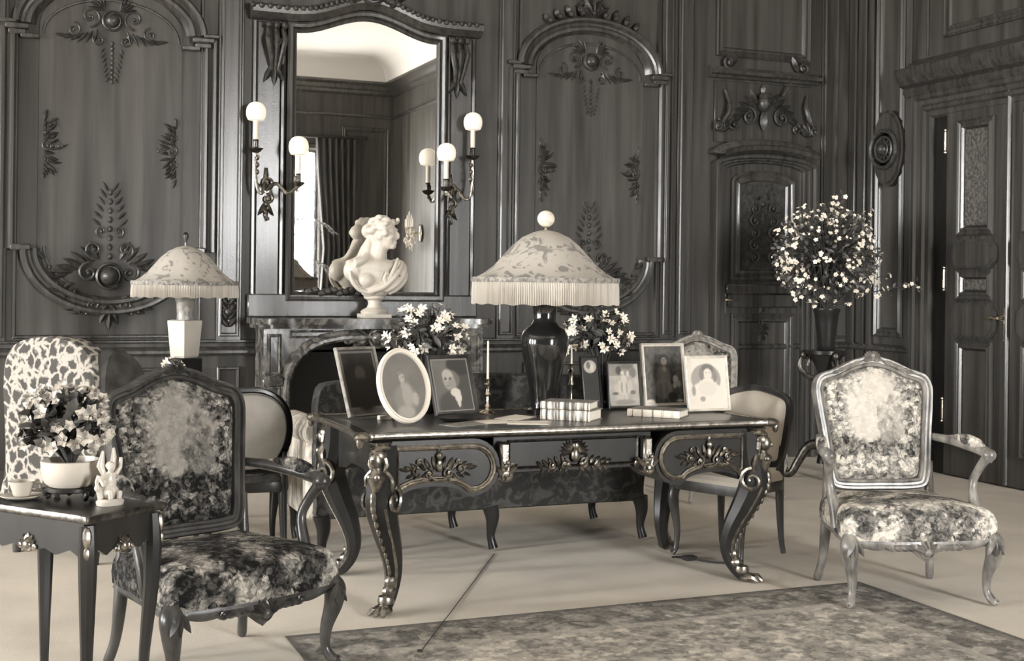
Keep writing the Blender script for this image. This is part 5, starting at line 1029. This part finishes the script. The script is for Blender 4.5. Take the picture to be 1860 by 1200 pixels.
# books
def book(label, loc, rz, L_, W_, T_, cmat, smat, light=False):
    t = thing('book', label, 'book', loc, rz); hx, hy = L_ / 2, W_ / 2
    q = MB(); q.box(-hx, hx, -hy, hy, 0, 0.004, 0.001); q.box(-hx, hx, -hy, hy, T_ - 0.004, T_, 0.001); build(q, 'cover', cmat, t)
    q = MB(); q.prism([(0, 0)] * 0 + [(-hy + 0.012 * (1 - cos(a)) - 0.012, T_ / 2 + T_ / 2 * sin(a)) if False else (-hy - 0.006 * cos(a), T_ / 2 + T_ / 2 * sin(a)) for a in [-PI / 2 + PI * i / 8 for i in range(9)]] + [(-hy + 0.004, T_), (-hy + 0.004, 0)], -hx, hx)
    q.xf(Matrix(((0, 1, 0, 0), (1, 0, 0, 0), (0, 0, 1, 0), (0, 0, 0, 1)))); sp_ = build(q, 'spine', smat, t, ang=30)
    for k in range(5):
        x = -hx * 0.75 + k * hx * 0.375; q = MB(); q.tube([(x, -hy - 0.003 - 0.006 * cos(a), T_ / 2 + T_ / 2 * sin(a)) for a in (-1.3, -0.8, -0.4, 0, 0.4, 0.8, 1.3)], 0.0022, 6); build(q, 'spine_band', GILTBAND, sp_)
    q = MB(); q.box(-hx + 0.006, hx - 0.006, -hy + 0.004, hy - 0.006, 0.004, T_ - 0.004); build(q, 'page_block', PAPER, t)
    return t
book('thick gilt-spined book, lower one of the stack before the lamp', (2.605, 5.55, DZ), radians(-45), 0.25, 0.18, 0.05, COVER, GILTBAND)
book('gilt-spined book lying on top of the stack before the lamp', (2.60, 5.56, DZ + 0.051), radians(-41), 0.245, 0.165, 0.036, COVER, GILTBAND)
book('flat pale book lying alone in front of the framed prints', (3.085, 5.56, DZ), radians(-46), 0.265, 0.175, 0.036, COVER, PAPER)
for i, (x, y, a, lb) in enumerate(((2.02, 5.46, 0.35, 'folded dark-edged letter sheet nearest the oval frame'), (2.17, 5.53, -0.15, 'loose letter sheet lying before the brass candlestick'), (2.36, 5.66, 0.6, 'loose paper sheet left of the stacked books'), (2.33, 5.44, -0.4, 'narrow paper sheet near the front edge of the desk'))):
    q = MB(); n = 6; q.rings([[(sx * 0.095, sy * 0.06, 0.0012 * k + 0.004 * (sx > 0) * (sy > 0)) for sx, sy in ((-1, -1), (1, -1), (1, 1), (-1, 1))] for k in (0, 1, 2)]); o = build(q, 'letter_sheet', PAPER if i != 0 else COVER, None, False); o.location = (x, y, DZ); o.rotation_euler = (0, 0, a); tag(o, lb, 'paper', 'loose papers on the desk')
q = MB(); q.lathe([(0.0, 0.0), (0.05, 0.0), (0.075, 0.012), (0.08, 0.02), (0.072, 0.018), (0.045, 0.006), (0.0, 0.006)], 28, sx=1.5); o = build(q, 'pen_tray', BLACKW); o.location = (2.06, 5.62, DZ); o.rotation_euler = (0, 0, 0.3); tag(o, 'dark oval pen tray between candlestick and oval frame', 'tray')

# ------------------------------------------------------------------ flowers
def petal_mesh(name, material, n, L_, W_, cup, seed=0):
    q = MB(); random.seed(seed)
    for k in range(n):
        a = 2 * PI * k / n + random.uniform(-0.12, 0.12); l = L_ * random.uniform(0.85, 1.1); d = Vector((cos(a), sin(a), 0)); s_ = Vector((-sin(a), cos(a), 0)); z = Vector((0, 0, 1))
        q.add([d * l * 0.06, d * l * 0.55 + s_ * W_ + z * cup * 0.5, d * l * 0.55 - s_ * W_ + z * cup * 0.5, d * l + z * cup * 0.75, d * l * 0.5 + z * cup * 0.3], [(0, 2, 4), (0, 4, 1), (1, 4, 3), (4, 2, 3)])
    q.ell((0, 0, cup * 0.2), (L_ * 0.12, L_ * 0.12, cup * 0.4 + 0.002), 6, 4)
    o = build(q, name, material, None, True, 60); return o
def leaf_mesh(name, L_, W_, material=None):
    q = MB(); vs = []
    for i in range(5):
        t = i / 4; w_ = W_ * sin(PI * (0.06 + 0.92 * t)) ** 0.9; z = 0.25 * L_ * t * t * -1 + 0.03 * L_; vs += [(-w_, L_ * t, z + w_ * 0.35), (0, L_ * t, z), (w_, L_ * t, z + w_ * 0.35)]
    q.add(vs, [(i * 3 + j, i * 3 + j + 1, i * 3 + j + 4, i * 3 + j + 3) for i in range(4) for j in range(2)]); return build(q, name, material or LEAFM, None, True, 60)
def orient(d, spin=0.0):
    return (Vector(d).to_track_quat('Z', 'Y').to_matrix() @ Matrix.Rotation(spin, 3, 'Z')).to_euler()
def bouquet(t, c, R, nf, nl, fmesh, lmesh, seed, zmin=-0.5, fs=(0.8, 1.2), bias=None, stuff=False, stem0=None, clump=0.0, inner=0.72):
    """t: the thing; dome of flowers and leaves round c with radii R"""
    random.seed(seed); fl, lv = [], []
    def rnd(rin):
        while True:
            p = Vector((random.uniform(-1, 1), random.uniform(-1, 1), random.uniform(zmin, 1)))
            if rin < p.length < 1: return p
    qs = MB(); ql = MB(); qf = MB()
    for i in range(nl):
        p = rnd(0.35); pos = Vector((c[0] + p.x * R[0], c[1] + p.y * R[1], c[2] + p.z * R[2])); d = (p + Vector((random.uniform(-.6, .6), random.uniform(-.6, .6), random.uniform(-.5, .5)))).normalized(); s_ = random.uniform(0.7, 1.3)
        M_ = Matrix.Translation(pos) @ orient(d, random.uniform(0, 6)).to_matrix().to_4x4() @ Matrix.Rotation(-1.0, 4, 'X') @ Matrix.Scale(s_, 4)
        if stuff: 
            st = len(ql.v); ql.add([v.co[:] for v in lmesh.data.vertices], [tuple(p_.vertices) for p_ in lmesh.data.polygons]); ql.xf(M_, st)
        else:
            o = lmesh.copy(); COL.objects.link(o); o.parent = t; o.matrix_local = M_
        if i % 3 == 0: qs.tube([stem0 or (c[0], c[1], c[2] - R[2] * 0.7), (c[0] + p.x * R[0] * 0.5, c[1] + p.y * R[1] * 0.5, c[2] + p.z * R[2] * 0.4), tuple(pos)], [0.004, 0.003, 0.0018], 4)
    for i in range(nf):
        p = rnd(inner)
        while clump and noise.noise(p * 3.2 + Vector((seed, 0, 0))) < clump: p = rnd(0.6)
        if bias: p = (p + Vector(bias) * random.random()); p = p if p.length <= 1.05 else p.normalized()
        pos = Vector((c[0] + p.x * R[0], c[1] + p.y * R[1], c[2] + p.z * R[2])); d = (p * 0.8 + Vector((-0.25, -0.6, 0.2)) + Vector((random.uniform(-.4, .4), random.uniform(-.4, .4), random.uniform(-.4, .4)))).normalized(); s_ = random.uniform(*fs)
        M_ = Matrix.Translation(pos) @ orient(d, random.uniform(0, 6)).to_matrix().to_4x4() @ Matrix.Scale(s_, 4)
        if stuff:
            st = len(qf.v); qf.add([v.co[:] for v in fmesh.data.vertices], [tuple(p_.vertices) for p_ in fmesh.data.polygons]); qf.xf(M_, st)
        else:
            o = fmesh.copy(); COL.objects.link(o); o.parent = t; o.matrix_local = M_
        if i % 2 == 0: qs.tube([stem0 or (c[0], c[1], c[2] - R[2] * 0.7), (c[0] + p.x * R[0] * 0.5, c[1] + p.y * R[1] * 0.5, c[2] + p.z * R[2] * 0.5), tuple(pos)], [0.004, 0.003, 0.0018], 4)
    tag(build(qs, 'stems', STEMM, t), kind='stuff')
    if stuff:
        tag(build(ql, 'foliage', LEAFM, t, True, 60), kind='stuff'); tag(build(qf, 'blossoms', PETAL, t, True, 60), kind='stuff')
def pot(t, prof, material, name='pot', n=28):
    q = MB(); q.lathe(prof, n); return build(q, name, material, t)
fstar = petal_mesh('flower', PETAL, 6, 0.042, 0.011, 0.018, 1); lsm = leaf_mesh('leaf', 0.055, 0.011)
t = thing('flower_pot', 'pot of white star-shaped flowers behind the oval frame and man\'s portrait', 'flowers', (2.02, 5.99, DZ))
pot(t, [(0.0, 0.0), (0.05, 0.0), (0.065, 0.1), (0.072, 0.17), (0.066, 0.17), (0.06, 0.13), (0.0, 0.13)], PORC); bouquet(t, (0.02, 0.085, 0.37), (0.235, 0.11, 0.18), 66, 200, fstar, lsm, 5, -0.55, (0.5, 0.85), inner=0.5, stem0=(0, 0, 0.14))
t = thing('flower_pot', 'pot of white star-shaped flowers right of the big lamp', 'flowers', (3.005, 6.025, DZ))
pot(t, [(0.0, 0.0), (0.04, 0.0), (0.055, 0.1), (0.06, 0.17), (0.054, 0.17), (0.05, 0.13), (0.0, 0.13)], PORC); bouquet(t, (0.0, 0.075, 0.37), (0.22, 0.1, 0.17), 62, 190, fstar, lsm, 9, -0.5, (0.45, 0.78), inner=0.5, stem0=(0, 0, 0.14))

# ------------------------------------------------------------------ lamp and table at the left
tb = thing('lamp_table', 'small dark round table carrying the square-based lamp', 'table', (1.075, 7.62, 0))
q = MB(); q.lathe([(0.0, 0.77), (0.25, 0.77), (0.27, 0.78), (0.27, 0.795), (0.255, 0.8), (0.0, 0.8)], 40); build(q, 'table_top', BLACKW, tb)
q = MB(); q.lathe([(0.05, 0.3), (0.035, 0.4), (0.05, 0.5), (0.03, 0.6), (0.04, 0.7), (0.08, 0.77)], 20); build(q, 'pedestal', BLACKW, tb)
for k in range(3):
    a = 2 * PI * k / 3 + 0.5; q = MB(); pts, rr = cabriole([(0.02 * cos(a), 0.02 * sin(a), 0.38), (0.1 * cos(a), 0.1 * sin(a), 0.3), (0.18 * cos(a), 0.18 * sin(a), 0.12), (0.25 * cos(a), 0.25 * sin(a), 0.02)], [0.03, 0.03, 0.022, 0.02]); q.tube(pts, rr, 10); build(q, 'leg', BLACKW, tb)
def fin2(t):
    q = MB(); q.lathe([(0.008, 0.822), (0.006, 0.85), (0.016, 0.868), (0.018, 0.885), (0.008, 0.9), (0.0, 0.905)], 12); build(q, 'finial', BRONZED, t)
def base2(t):
    q = MB(); q.box(-0.1, 0.1, -0.1, 0.1, 0, 0.03, 0.005); q.box(-0.075, 0.075, -0.075, 0.075, 0.03, 0.17, 0.006); q.xf(Matrix.Rotation(0.5, 4, 'Z')); build(q, 'stand', BLACKW, t)
    q = MB(); s4 = lambda r: [(r * cos(a), r * sin(a)) for a in [PI / 4 + PI / 2 * k for k in range(4)]]
    q.rings([[(*p, z) for p in s4(r)] for r, z in ((0.072, 0.17), (0.08, 0.18), (0.098, 0.37), (0.098, 0.385), (0.08, 0.39))]); q.xf(Matrix.Rotation(0.62, 4, 'Z')); build(q, 'vase_base', WHITEP, t, True, 20)
    q = MB(); q.lathe([(0.05, 0.388), (0.046, 0.42), (0.05, 0.48), (0.062, 0.525), (0.068, 0.53)], 20); build(q, 'neck', MIDFR, t); q = MB(); q.tube([(0, 0, 0.5), (0, 0, 0.82)], 0.008, 8); build(q, 'stem', BRASS, t)
shade_lamp('lamp with floral fringed shade and pale square vase base, left of the fireplace', (1.075, 7.62, 0.80), 0.305, 0.605, 0.822, 0.522, 8, fin2, base2)
t = thing('posy', 'tiny posy of white blossoms at the foot of the left-hand lamp', 'flowers', (0.985, 7.43, 0.80)); pot(t, [(0.0, 0.0), (0.03, 0.0), (0.035, 0.08), (0.03, 0.1), (0.0, 0.09)], PORC)
bouquet(t, (0, 0, 0.135), (0.06, 0.06, 0.05), 14, 24, fstar, lsm, 14, -0.4, (0.4, 0.6), stem0=(0, 0, 0.08))

# ------------------------------------------------------------------ side table at the lower left with azalea, cup and figurine
st_ = thing('side_table', 'small dark side table with slim cabriole legs at the lower left', 'table', (0.241, 4.272, 0), radians(38))
Pq = cr([(0, -0.268), (0.1, -0.262), (0.148, -0.266), (0.157, -0.255), (0.15, -0.2), (0.152, 0), (0.15, 0.2), (0.157, 0.255), (0.148, 0.266), (0.1, 0.262), (0, 0.268), (-0.1, 0.262), (-0.148, 0.266), (-0.157, 0.255), (-0.15, 0.2), (-0.152, 0), (-0.15, -0.2), (-0.157, -0.255), (-0.148, -0.266), (-0.1, -0.262)], 3, True)
q = MB(); q.rings([[(x * k, y * k, z) for x, y in Pq] for k, z in ((0.96, 0.696), (1.02, 0.7), (1.03, 0.708), (1.02, 0.718), (0.98, 0.72))]); build(q, 'table_top', BLACKW, st_)
q = MB(); q.rings([[(x * k, y * k, z) for x, y in Pq] for k, z in ((1.02, 0.699), (1.036, 0.704), (1.036, 0.714), (1.02, 0.721), (1.0, 0.722), (1.0, 0.719))], False, False); build(q, 'edge_moulding', BRONZED, st_)
def apr(L_): return [(-L_, 0.7), (L_, 0.7), (L_, 0.585)] + [(L_ * x, 0.612 + 0.022 * cos(x * PI * 2) - (0.035 if abs(x) < 0.12 else 0)) for x in (0.75, 0.5, 0.3, 0.1, -0.1, -0.3, -0.5, -0.75)] + [(-L_, 0.585)]
for rz_, L_, d_ in ((0, 0.13, 0.245), (PI, 0.13, 0.245), (PI / 2, 0.24, 0.135), (-PI / 2, 0.24, 0.135)):
    q = MB(); q.prism(apr(L_), -d_ - 0.008, -d_ + 0.008)
    ap = MB(); ap.boss(0, 0.61, 0.016, -d_ - 0.008); [ap.lf(0, 0.612, PI / 2 + k * 0.6, 0.034, 0.016, -d_ - 0.008, 0.014) for k in (-2, -1, 0, 1, 2)]; [ap.scr(sg * 0.03, 0.606, 0.013, PI / 2, 1.2, sg, 0.004, -d_ - 0.008) for sg in (-1, 1)]
    q.xf(Matrix.Rotation(rz_, 4, 'Z')); ap.xf(Matrix.Rotation(rz_, 4, 'Z')); a_o = build(q, 'apron', BLACKW, st_, ang=25); build(ap, 'apron_mount', BRONZE, a_o)
for sx in (-1, 1):
    for sy in (-1, 1):
        q = MB(); pts, rr = cabriole([(sx * 0.13, sy * 0.243, 0.69), (sx * 0.132, sy * 0.246, 0.6), (sx * 0.128, sy * 0.242, 0.45), (sx * 0.116, sy * 0.228, 0.22), (sx * 0.118, sy * 0.23, 0.08), (sx * 0.13, sy * 0.244, 0.012)], [0.024, 0.028, 0.024, 0.016, 0.013, 0.016]); q.tube(pts, rr, 8); lg = build(q, 'leg', BLACKW, st_)
        q = MB(); q.ell((sx * 0.146, sy * 0.258, 0.655), (0.014, 0.014, 0.035), 8, 6); q.ell((sx * 0.15, sy * 0.262, 0.61), (0.01, 0.01, 0.02), 8, 6); build(q, 'corner_mount', BRONZE, lg)
faz = petal_mesh('flower', PETAL2, 5, 0.036, 0.014, 0.02, 3); llg = leaf_mesh('leaf', 0.05, 0.014)
t = thing('azalea', 'flowering azalea in white bowl on a dark stand, on the side table', 'plant', (0.255, 4.29, 0.7205))
q = MB(); q.lathe([(0.07, 0.03), (0.078, 0.034), (0.078, 0.044), (0.06, 0.046)], 28); 
for k in range(5): a = 2 * PI * k / 5 + 0.3; q.tube(cr([(0.065 * cos(a), 0.065 * sin(a), 0.038), (0.078 * cos(a), 0.078 * sin(a), 0.022), (0.068 * cos(a), 0.068 * sin(a), 0.015), (0.076 * cos(a), 0.076 * sin(a), 0.01)], 4), 0.009, 8)
build(q, 'stand', BLACKW, t)
pot(t, [(0.0, 0.047), (0.065, 0.047), (0.08, 0.06), (0.09, 0.1), (0.092, 0.128), (0.086, 0.13), (0.083, 0.11), (0.0, 0.105)], WHITEP, 'bowl', 40)
bouquet(t, (-0.012, 0.0, 0.23), (0.16, 0.125, 0.145), 105, 190, faz, llg, 31, -0.4, (0.4, 0.85), stem0=(0, 0, 0.1))
t = thing('tea_cup', 'small pale cup on a saucer at the far left of the side table', 'cup', (0.112, 4.36, 0.7205))
q = MB(); q.lathe([(0.0, 0.004), (0.03, 0.0), (0.05, 0.004), (0.066, 0.012), (0.064, 0.014), (0.045, 0.008), (0.0, 0.007)], 28); build(q, 'saucer', WHITEP, t)
q = MB(); q.lathe([(0.0, 0.009), (0.022, 0.009), (0.026, 0.014), (0.036, 0.045), (0.042, 0.058), (0.039, 0.058), (0.032, 0.04), (0.0, 0.016)], 28); build(q, 'bowl', WHITEP, t)
q = MB(); q.tube(cr([(0.036, 0, 0.05), (0.056, 0, 0.046), (0.056, 0, 0.028), (0.034, 0, 0.024)], 5), 0.004, 8); build(q, 'handle', WHITEP, t)
t = thing('figurine', 'white porcelain figurine of a seated winged figure near the table corner', 'figurine', (0.365, 4.165, 0.7205), radians(20))
q = MB(); q.lathe([(0.0, 0.0), (0.042, 0.0), (0.044, 0.012), (0.036, 0.02), (0.0, 0.022)], 20, sx=1.0, sy=0.8); build(q, 'base', WHITEP, t)
q = MB(); e_ = lambda x, y, z, a, b_, c_, r=None: q.ell((x, y, z), (a, b_, c_), 12, 9, r)
e_(0.0, 0.0, 0.04, 0.028, 0.024, 0.026); e_(0.0, 0.004, 0.075, 0.021, 0.017, 0.03); e_(0.002, -0.002, 0.118, 0.013, 0.014, 0.016); e_(0.002, 0.005, 0.122, 0.015, 0.014, 0.014)
q.tube([(0, 0, 0.095), (0.001, 0, 0.112)], 0.008, 8); q.tube([(-0.012, -0.008, 0.038), (-0.014, -0.034, 0.045), (-0.014, -0.036, 0.02)], [0.012, 0.01, 0.007], 8); q.tube([(0.012, -0.008, 0.038), (0.016, -0.034, 0.04), (0.014, -0.034, 0.02)], [0.012, 0.01, 0.007], 8)
q.tube([(-0.018, 0, 0.094), (-0.034, -0.008, 0.08), (-0.03, -0.022, 0.062)], [0.009, 0.007, 0.006], 8); q.tube([(0.018, 0, 0.094), (0.032, -0.002, 0.115), (0.034, -0.002, 0.146)], [0.009, 0.007, 0.006], 8)
q.tube([(-0.01, 0.014, 0.085), (-0.022, 0.022, 0.12), (-0.014, 0.022, 0.168)], [0.009, 0.014, 0.005], 8, flat=0.5); q.tube([(0.01, 0.014, 0.085), (0.022, 0.022, 0.125), (0.02, 0.022, 0.175)], [0.009, 0.014, 0.005], 8, flat=0.5)
q.tube([(-0.03, 0, 0.02), (-0.04, 0, 0.05), (-0.045, 0, 0.075), (-0.038, 0, 0.095)], [0.01, 0.007, 0.006, 0.006], 7); e_(-0.04, 0, 0.055, 0.012, 0.01, 0.012)
remesh(build(q, 'figure', WHITEP, t), 0.0025, 1)

# ------------------------------------------------------------------ flower stand at the right
t = thing('torchere', 'dark carved pedestal stand under the urn, near the room corner', 'plant stand', (5.76, 7.85, 0))
q = MB(); q.lathe([(0.06, 0.12), (0.05, 0.2), (0.075, 0.3), (0.05, 0.4), (0.04, 0.62), (0.06, 0.72), (0.05, 0.78), (0.11, 0.9), (0.15, 0.93), (0.15, 0.955), (0.12, 0.96), (0.0, 0.96)], 28); build(q, 'shaft', BLACKW, t)
for k in range(3):
    a = 2 * PI * k / 3 + 0.35; f = lambda r, z: (r * cos(a), r * sin(a), z)
    q = MB(); q.tube(cr([f(0.03, 0.26), f(0.12, 0.24), f(0.19, 0.13), f(0.24, 0.04), f(0.29, 0.03), f(0.3, 0.07), f(0.27, 0.08)], 5), [0.04 - 0.0007 * i for i in range(31)], 10); build(q, 'leg', BRONZED, t)
    q = MB(); q.tube(cr([f(0.05, 0.74), f(0.13, 0.76), f(0.19, 0.83), f(0.17, 0.9), f(0.12, 0.89), f(0.13, 0.84)], 5), [0.022 - 0.0004 * i for i in range(26)], 8); q.ell(f(0.16, 0.92), (0.03, 0.03, 0.035), 10, 8); build(q, 'scroll_arm', BRONZED, t)
t = thing('flower_vase', 'tall dark vase of branching white blossom on the pedestal near the corner', 'flowers', (5.76, 7.85, 0.9605))
pot(t, [(0.0, 0.0), (0.06, 0.0), (0.07, 0.015), (0.06, 0.03), (0.07, 0.1), (0.082, 0.2), (0.092, 0.27), (0.1, 0.29), (0.1, 0.305), (0.088, 0.305), (0.08, 0.26), (0.0, 0.2)], BLACKW, 'vase', 32)
fb = petal_mesh('blossom', PETAL, 5, 0.021, 0.009, 0.01, 6); lb = leaf_mesh('leaf', 0.04, 0.011)
bouquet(t, (-0.02, 0.0, 0.70), (0.42, 0.38, 0.40), 430, 1300, fb, lb, 51, -0.95, (0.4, 1.05), stuff=True, clump=0.06, stem0=(0, 0, 0.28))
random.seed(12); qs = MB(); qf = MB(); ql = MB()
for (dx, dz, dy) in ((0.78, 0.48, -0.1), (0.66, 0.55, 0.1), (-0.35, 0.9, 0.0), (0.1, 1.12, 0.0), (0.3, 1.0, -0.1), (-0.45, 0.62, -0.1), (0.5, 0.7, 0.0)):
    pts = cr([(0, 0, 0.28), (dx * 0.35, dy * 0.4, 0.28 + (dz - 0.28) * 0.6), (dx * 0.75, dy * 0.8, 0.28 + (dz - 0.28) * 0.95), (dx, dy, dz)], 6); qs.tube(pts, [0.006 - 0.0002 * i for i in range(len(pts))], 5)
    for i in range(26):
        p = Vector(pts[random.randrange(7, len(pts))]) + Vector((random.uniform(-.04, .04), random.uniform(-.04, .04), random.uniform(-.04, .04))); d = Vector((random.uniform(-1, 1), random.uniform(-1, 0), random.uniform(-.5, 1))).normalized()
        q_, src = (qf, fb) if i % 2 else (ql, lb)
        st = len(q_.v); q_.add([v.co[:] for v in src.data.vertices], [tuple(p_.vertices) for p_ in src.data.polygons]); q_.xf(Matrix.Translation(p) @ orient(d, i).to_matrix().to_4x4() @ Matrix.Scale(random.uniform(0.7, 1.3), 4), st)
tag(build(qs, 'branches', STEMM, t), kind='stuff'); tag(build(qf, 'blossoms', PETAL, t, True, 60), kind='stuff'); tag(build(ql, 'foliage', LEAFM, t, True, 60), kind='stuff')
for o in (fstar, lsm, faz, llg, fb, lb): D.objects.remove(o)

# ------------------------------------------------------------------ rug and cord
RX0, RX1, RY0, RY1 = 1.12, 3.92, 1.3, 5.06
def rugpaint(c):
    x, y = c.x, c.y; e = min(x - RX0, RX1 - x, y - RY0, RY1 - y)
    n1 = noise.noise(Vector((x * 7, y * 7, 1))); n2 = noise.noise(Vector((x * 17, y * 17, 5)))
    if e < 0.02: return (0.40, 0.3)
    if e < 0.06: return (0.52 + 0.1 * n2, 0.5)
    if e < 0.30:
        s_ = sin(x * 22) * sin(y * 22); return (0.57 + (0.09 if s_ + n1 * 0.7 > 0.2 else -0.07) + 0.08 * n2, 0.7)
    if e < 0.36: return (0.74 + 0.06 * n2, 0.4)
    m_ = n1 + 0.6 * n2 + 0.3 * sin(x * 13) * cos(y * 13); return (0.72 + (0.08 if m_ > 0.1 else -0.08), 0.75)
q = MB(); nx, ny = 150, 190
q.add([(RX0 + (RX1 - RX0) * i / nx, RY0 + (RY1 - RY0) * j / ny, 0.0045) for j in range(ny + 1) for i in range(nx + 1)], [(j * (nx + 1) + i, j * (nx + 1) + i + 1, (j + 1) * (nx + 1) + i + 1, (j + 1) * (nx + 1) + i) for j in range(ny) for i in range(nx)])
edge = [(i, 0) for i in range(nx)] + [(nx, j) for j in range(ny)] + [(i, ny) for i in range(nx, 0, -1)] + [(0, j) for j in range(ny, 0, -1)]
st = len(q.v); q.v += [(q.v[j * (nx + 1) + i][0], q.v[j * (nx + 1) + i][1], 0.0005) for i, j in edge]; n = len(edge)
q.f += [(edge[k][1] * (nx + 1) + edge[k][0], edge[(k + 1) % n][1] * (nx + 1) + edge[(k + 1) % n][0], st + (k + 1) % n, st + k) for k in range(n)]
rug = tag(build(q, 'rug', RUGM, paint=rugpaint), 'patterned oriental rug with darker border in front of the desk', 'rug')
q = MB(); q.tube(cr([(2.48, 6.22, 0.0025), (2.46, 6.188, 0.0025), (2.15, 5.662, 0.0025), (1.86, 5.17, 0.0035), (1.79, 5.051, 0.0068), (1.643, 4.802, 0.0068), (1.565, 4.67, 0.0068)], 6), 0.0022, 6)
q.box(1.55, 1.57, 4.66, 4.68, 0.0055, 0.012, 0.003); tag(build(q, 'electric_cable', SOOT), 'thin lamp cord running across carpet and rug under the desk', 'cord')
q = MB(); q.tube(cr([(3.52, 5.62, 0.006), (3.44, 5.68, 0.008), (3.40, 5.80, 0.007), (3.33, 5.84, 0.006)], 6), 0.0055, 6); q.box(3.36, 3.43, 5.74, 5.80, 0.001, 0.022, 0.006)
tag(build(q, 'electric_plug', SOOT), 'dark cord with plug lying by the desk\'s right rear foot', 'cord')

# repeats share a group phrase
for nm, g in (('picture_frame', 'framed portraits on the desk'), ('oval_frame', 'framed portraits on the desk'), ('book', 'books on the desk'), ('candlestick', 'brass candlesticks on the desk'), ('flower_pot', 'pots of white flowers on the desk'),
              ('wall_sconce', 'sconces flanking the mirror'), ('armchair', 'carved tapestry armchairs'), ('side_chair', 'side chairs about the desk'), ('table_lamp', 'fringed table lamps'), ('curtain', 'curtains of the reflected window')):
    for o in COL.objects:
        if o.parent is None and o.name.split('.')[0] == nm: o['group'] = g
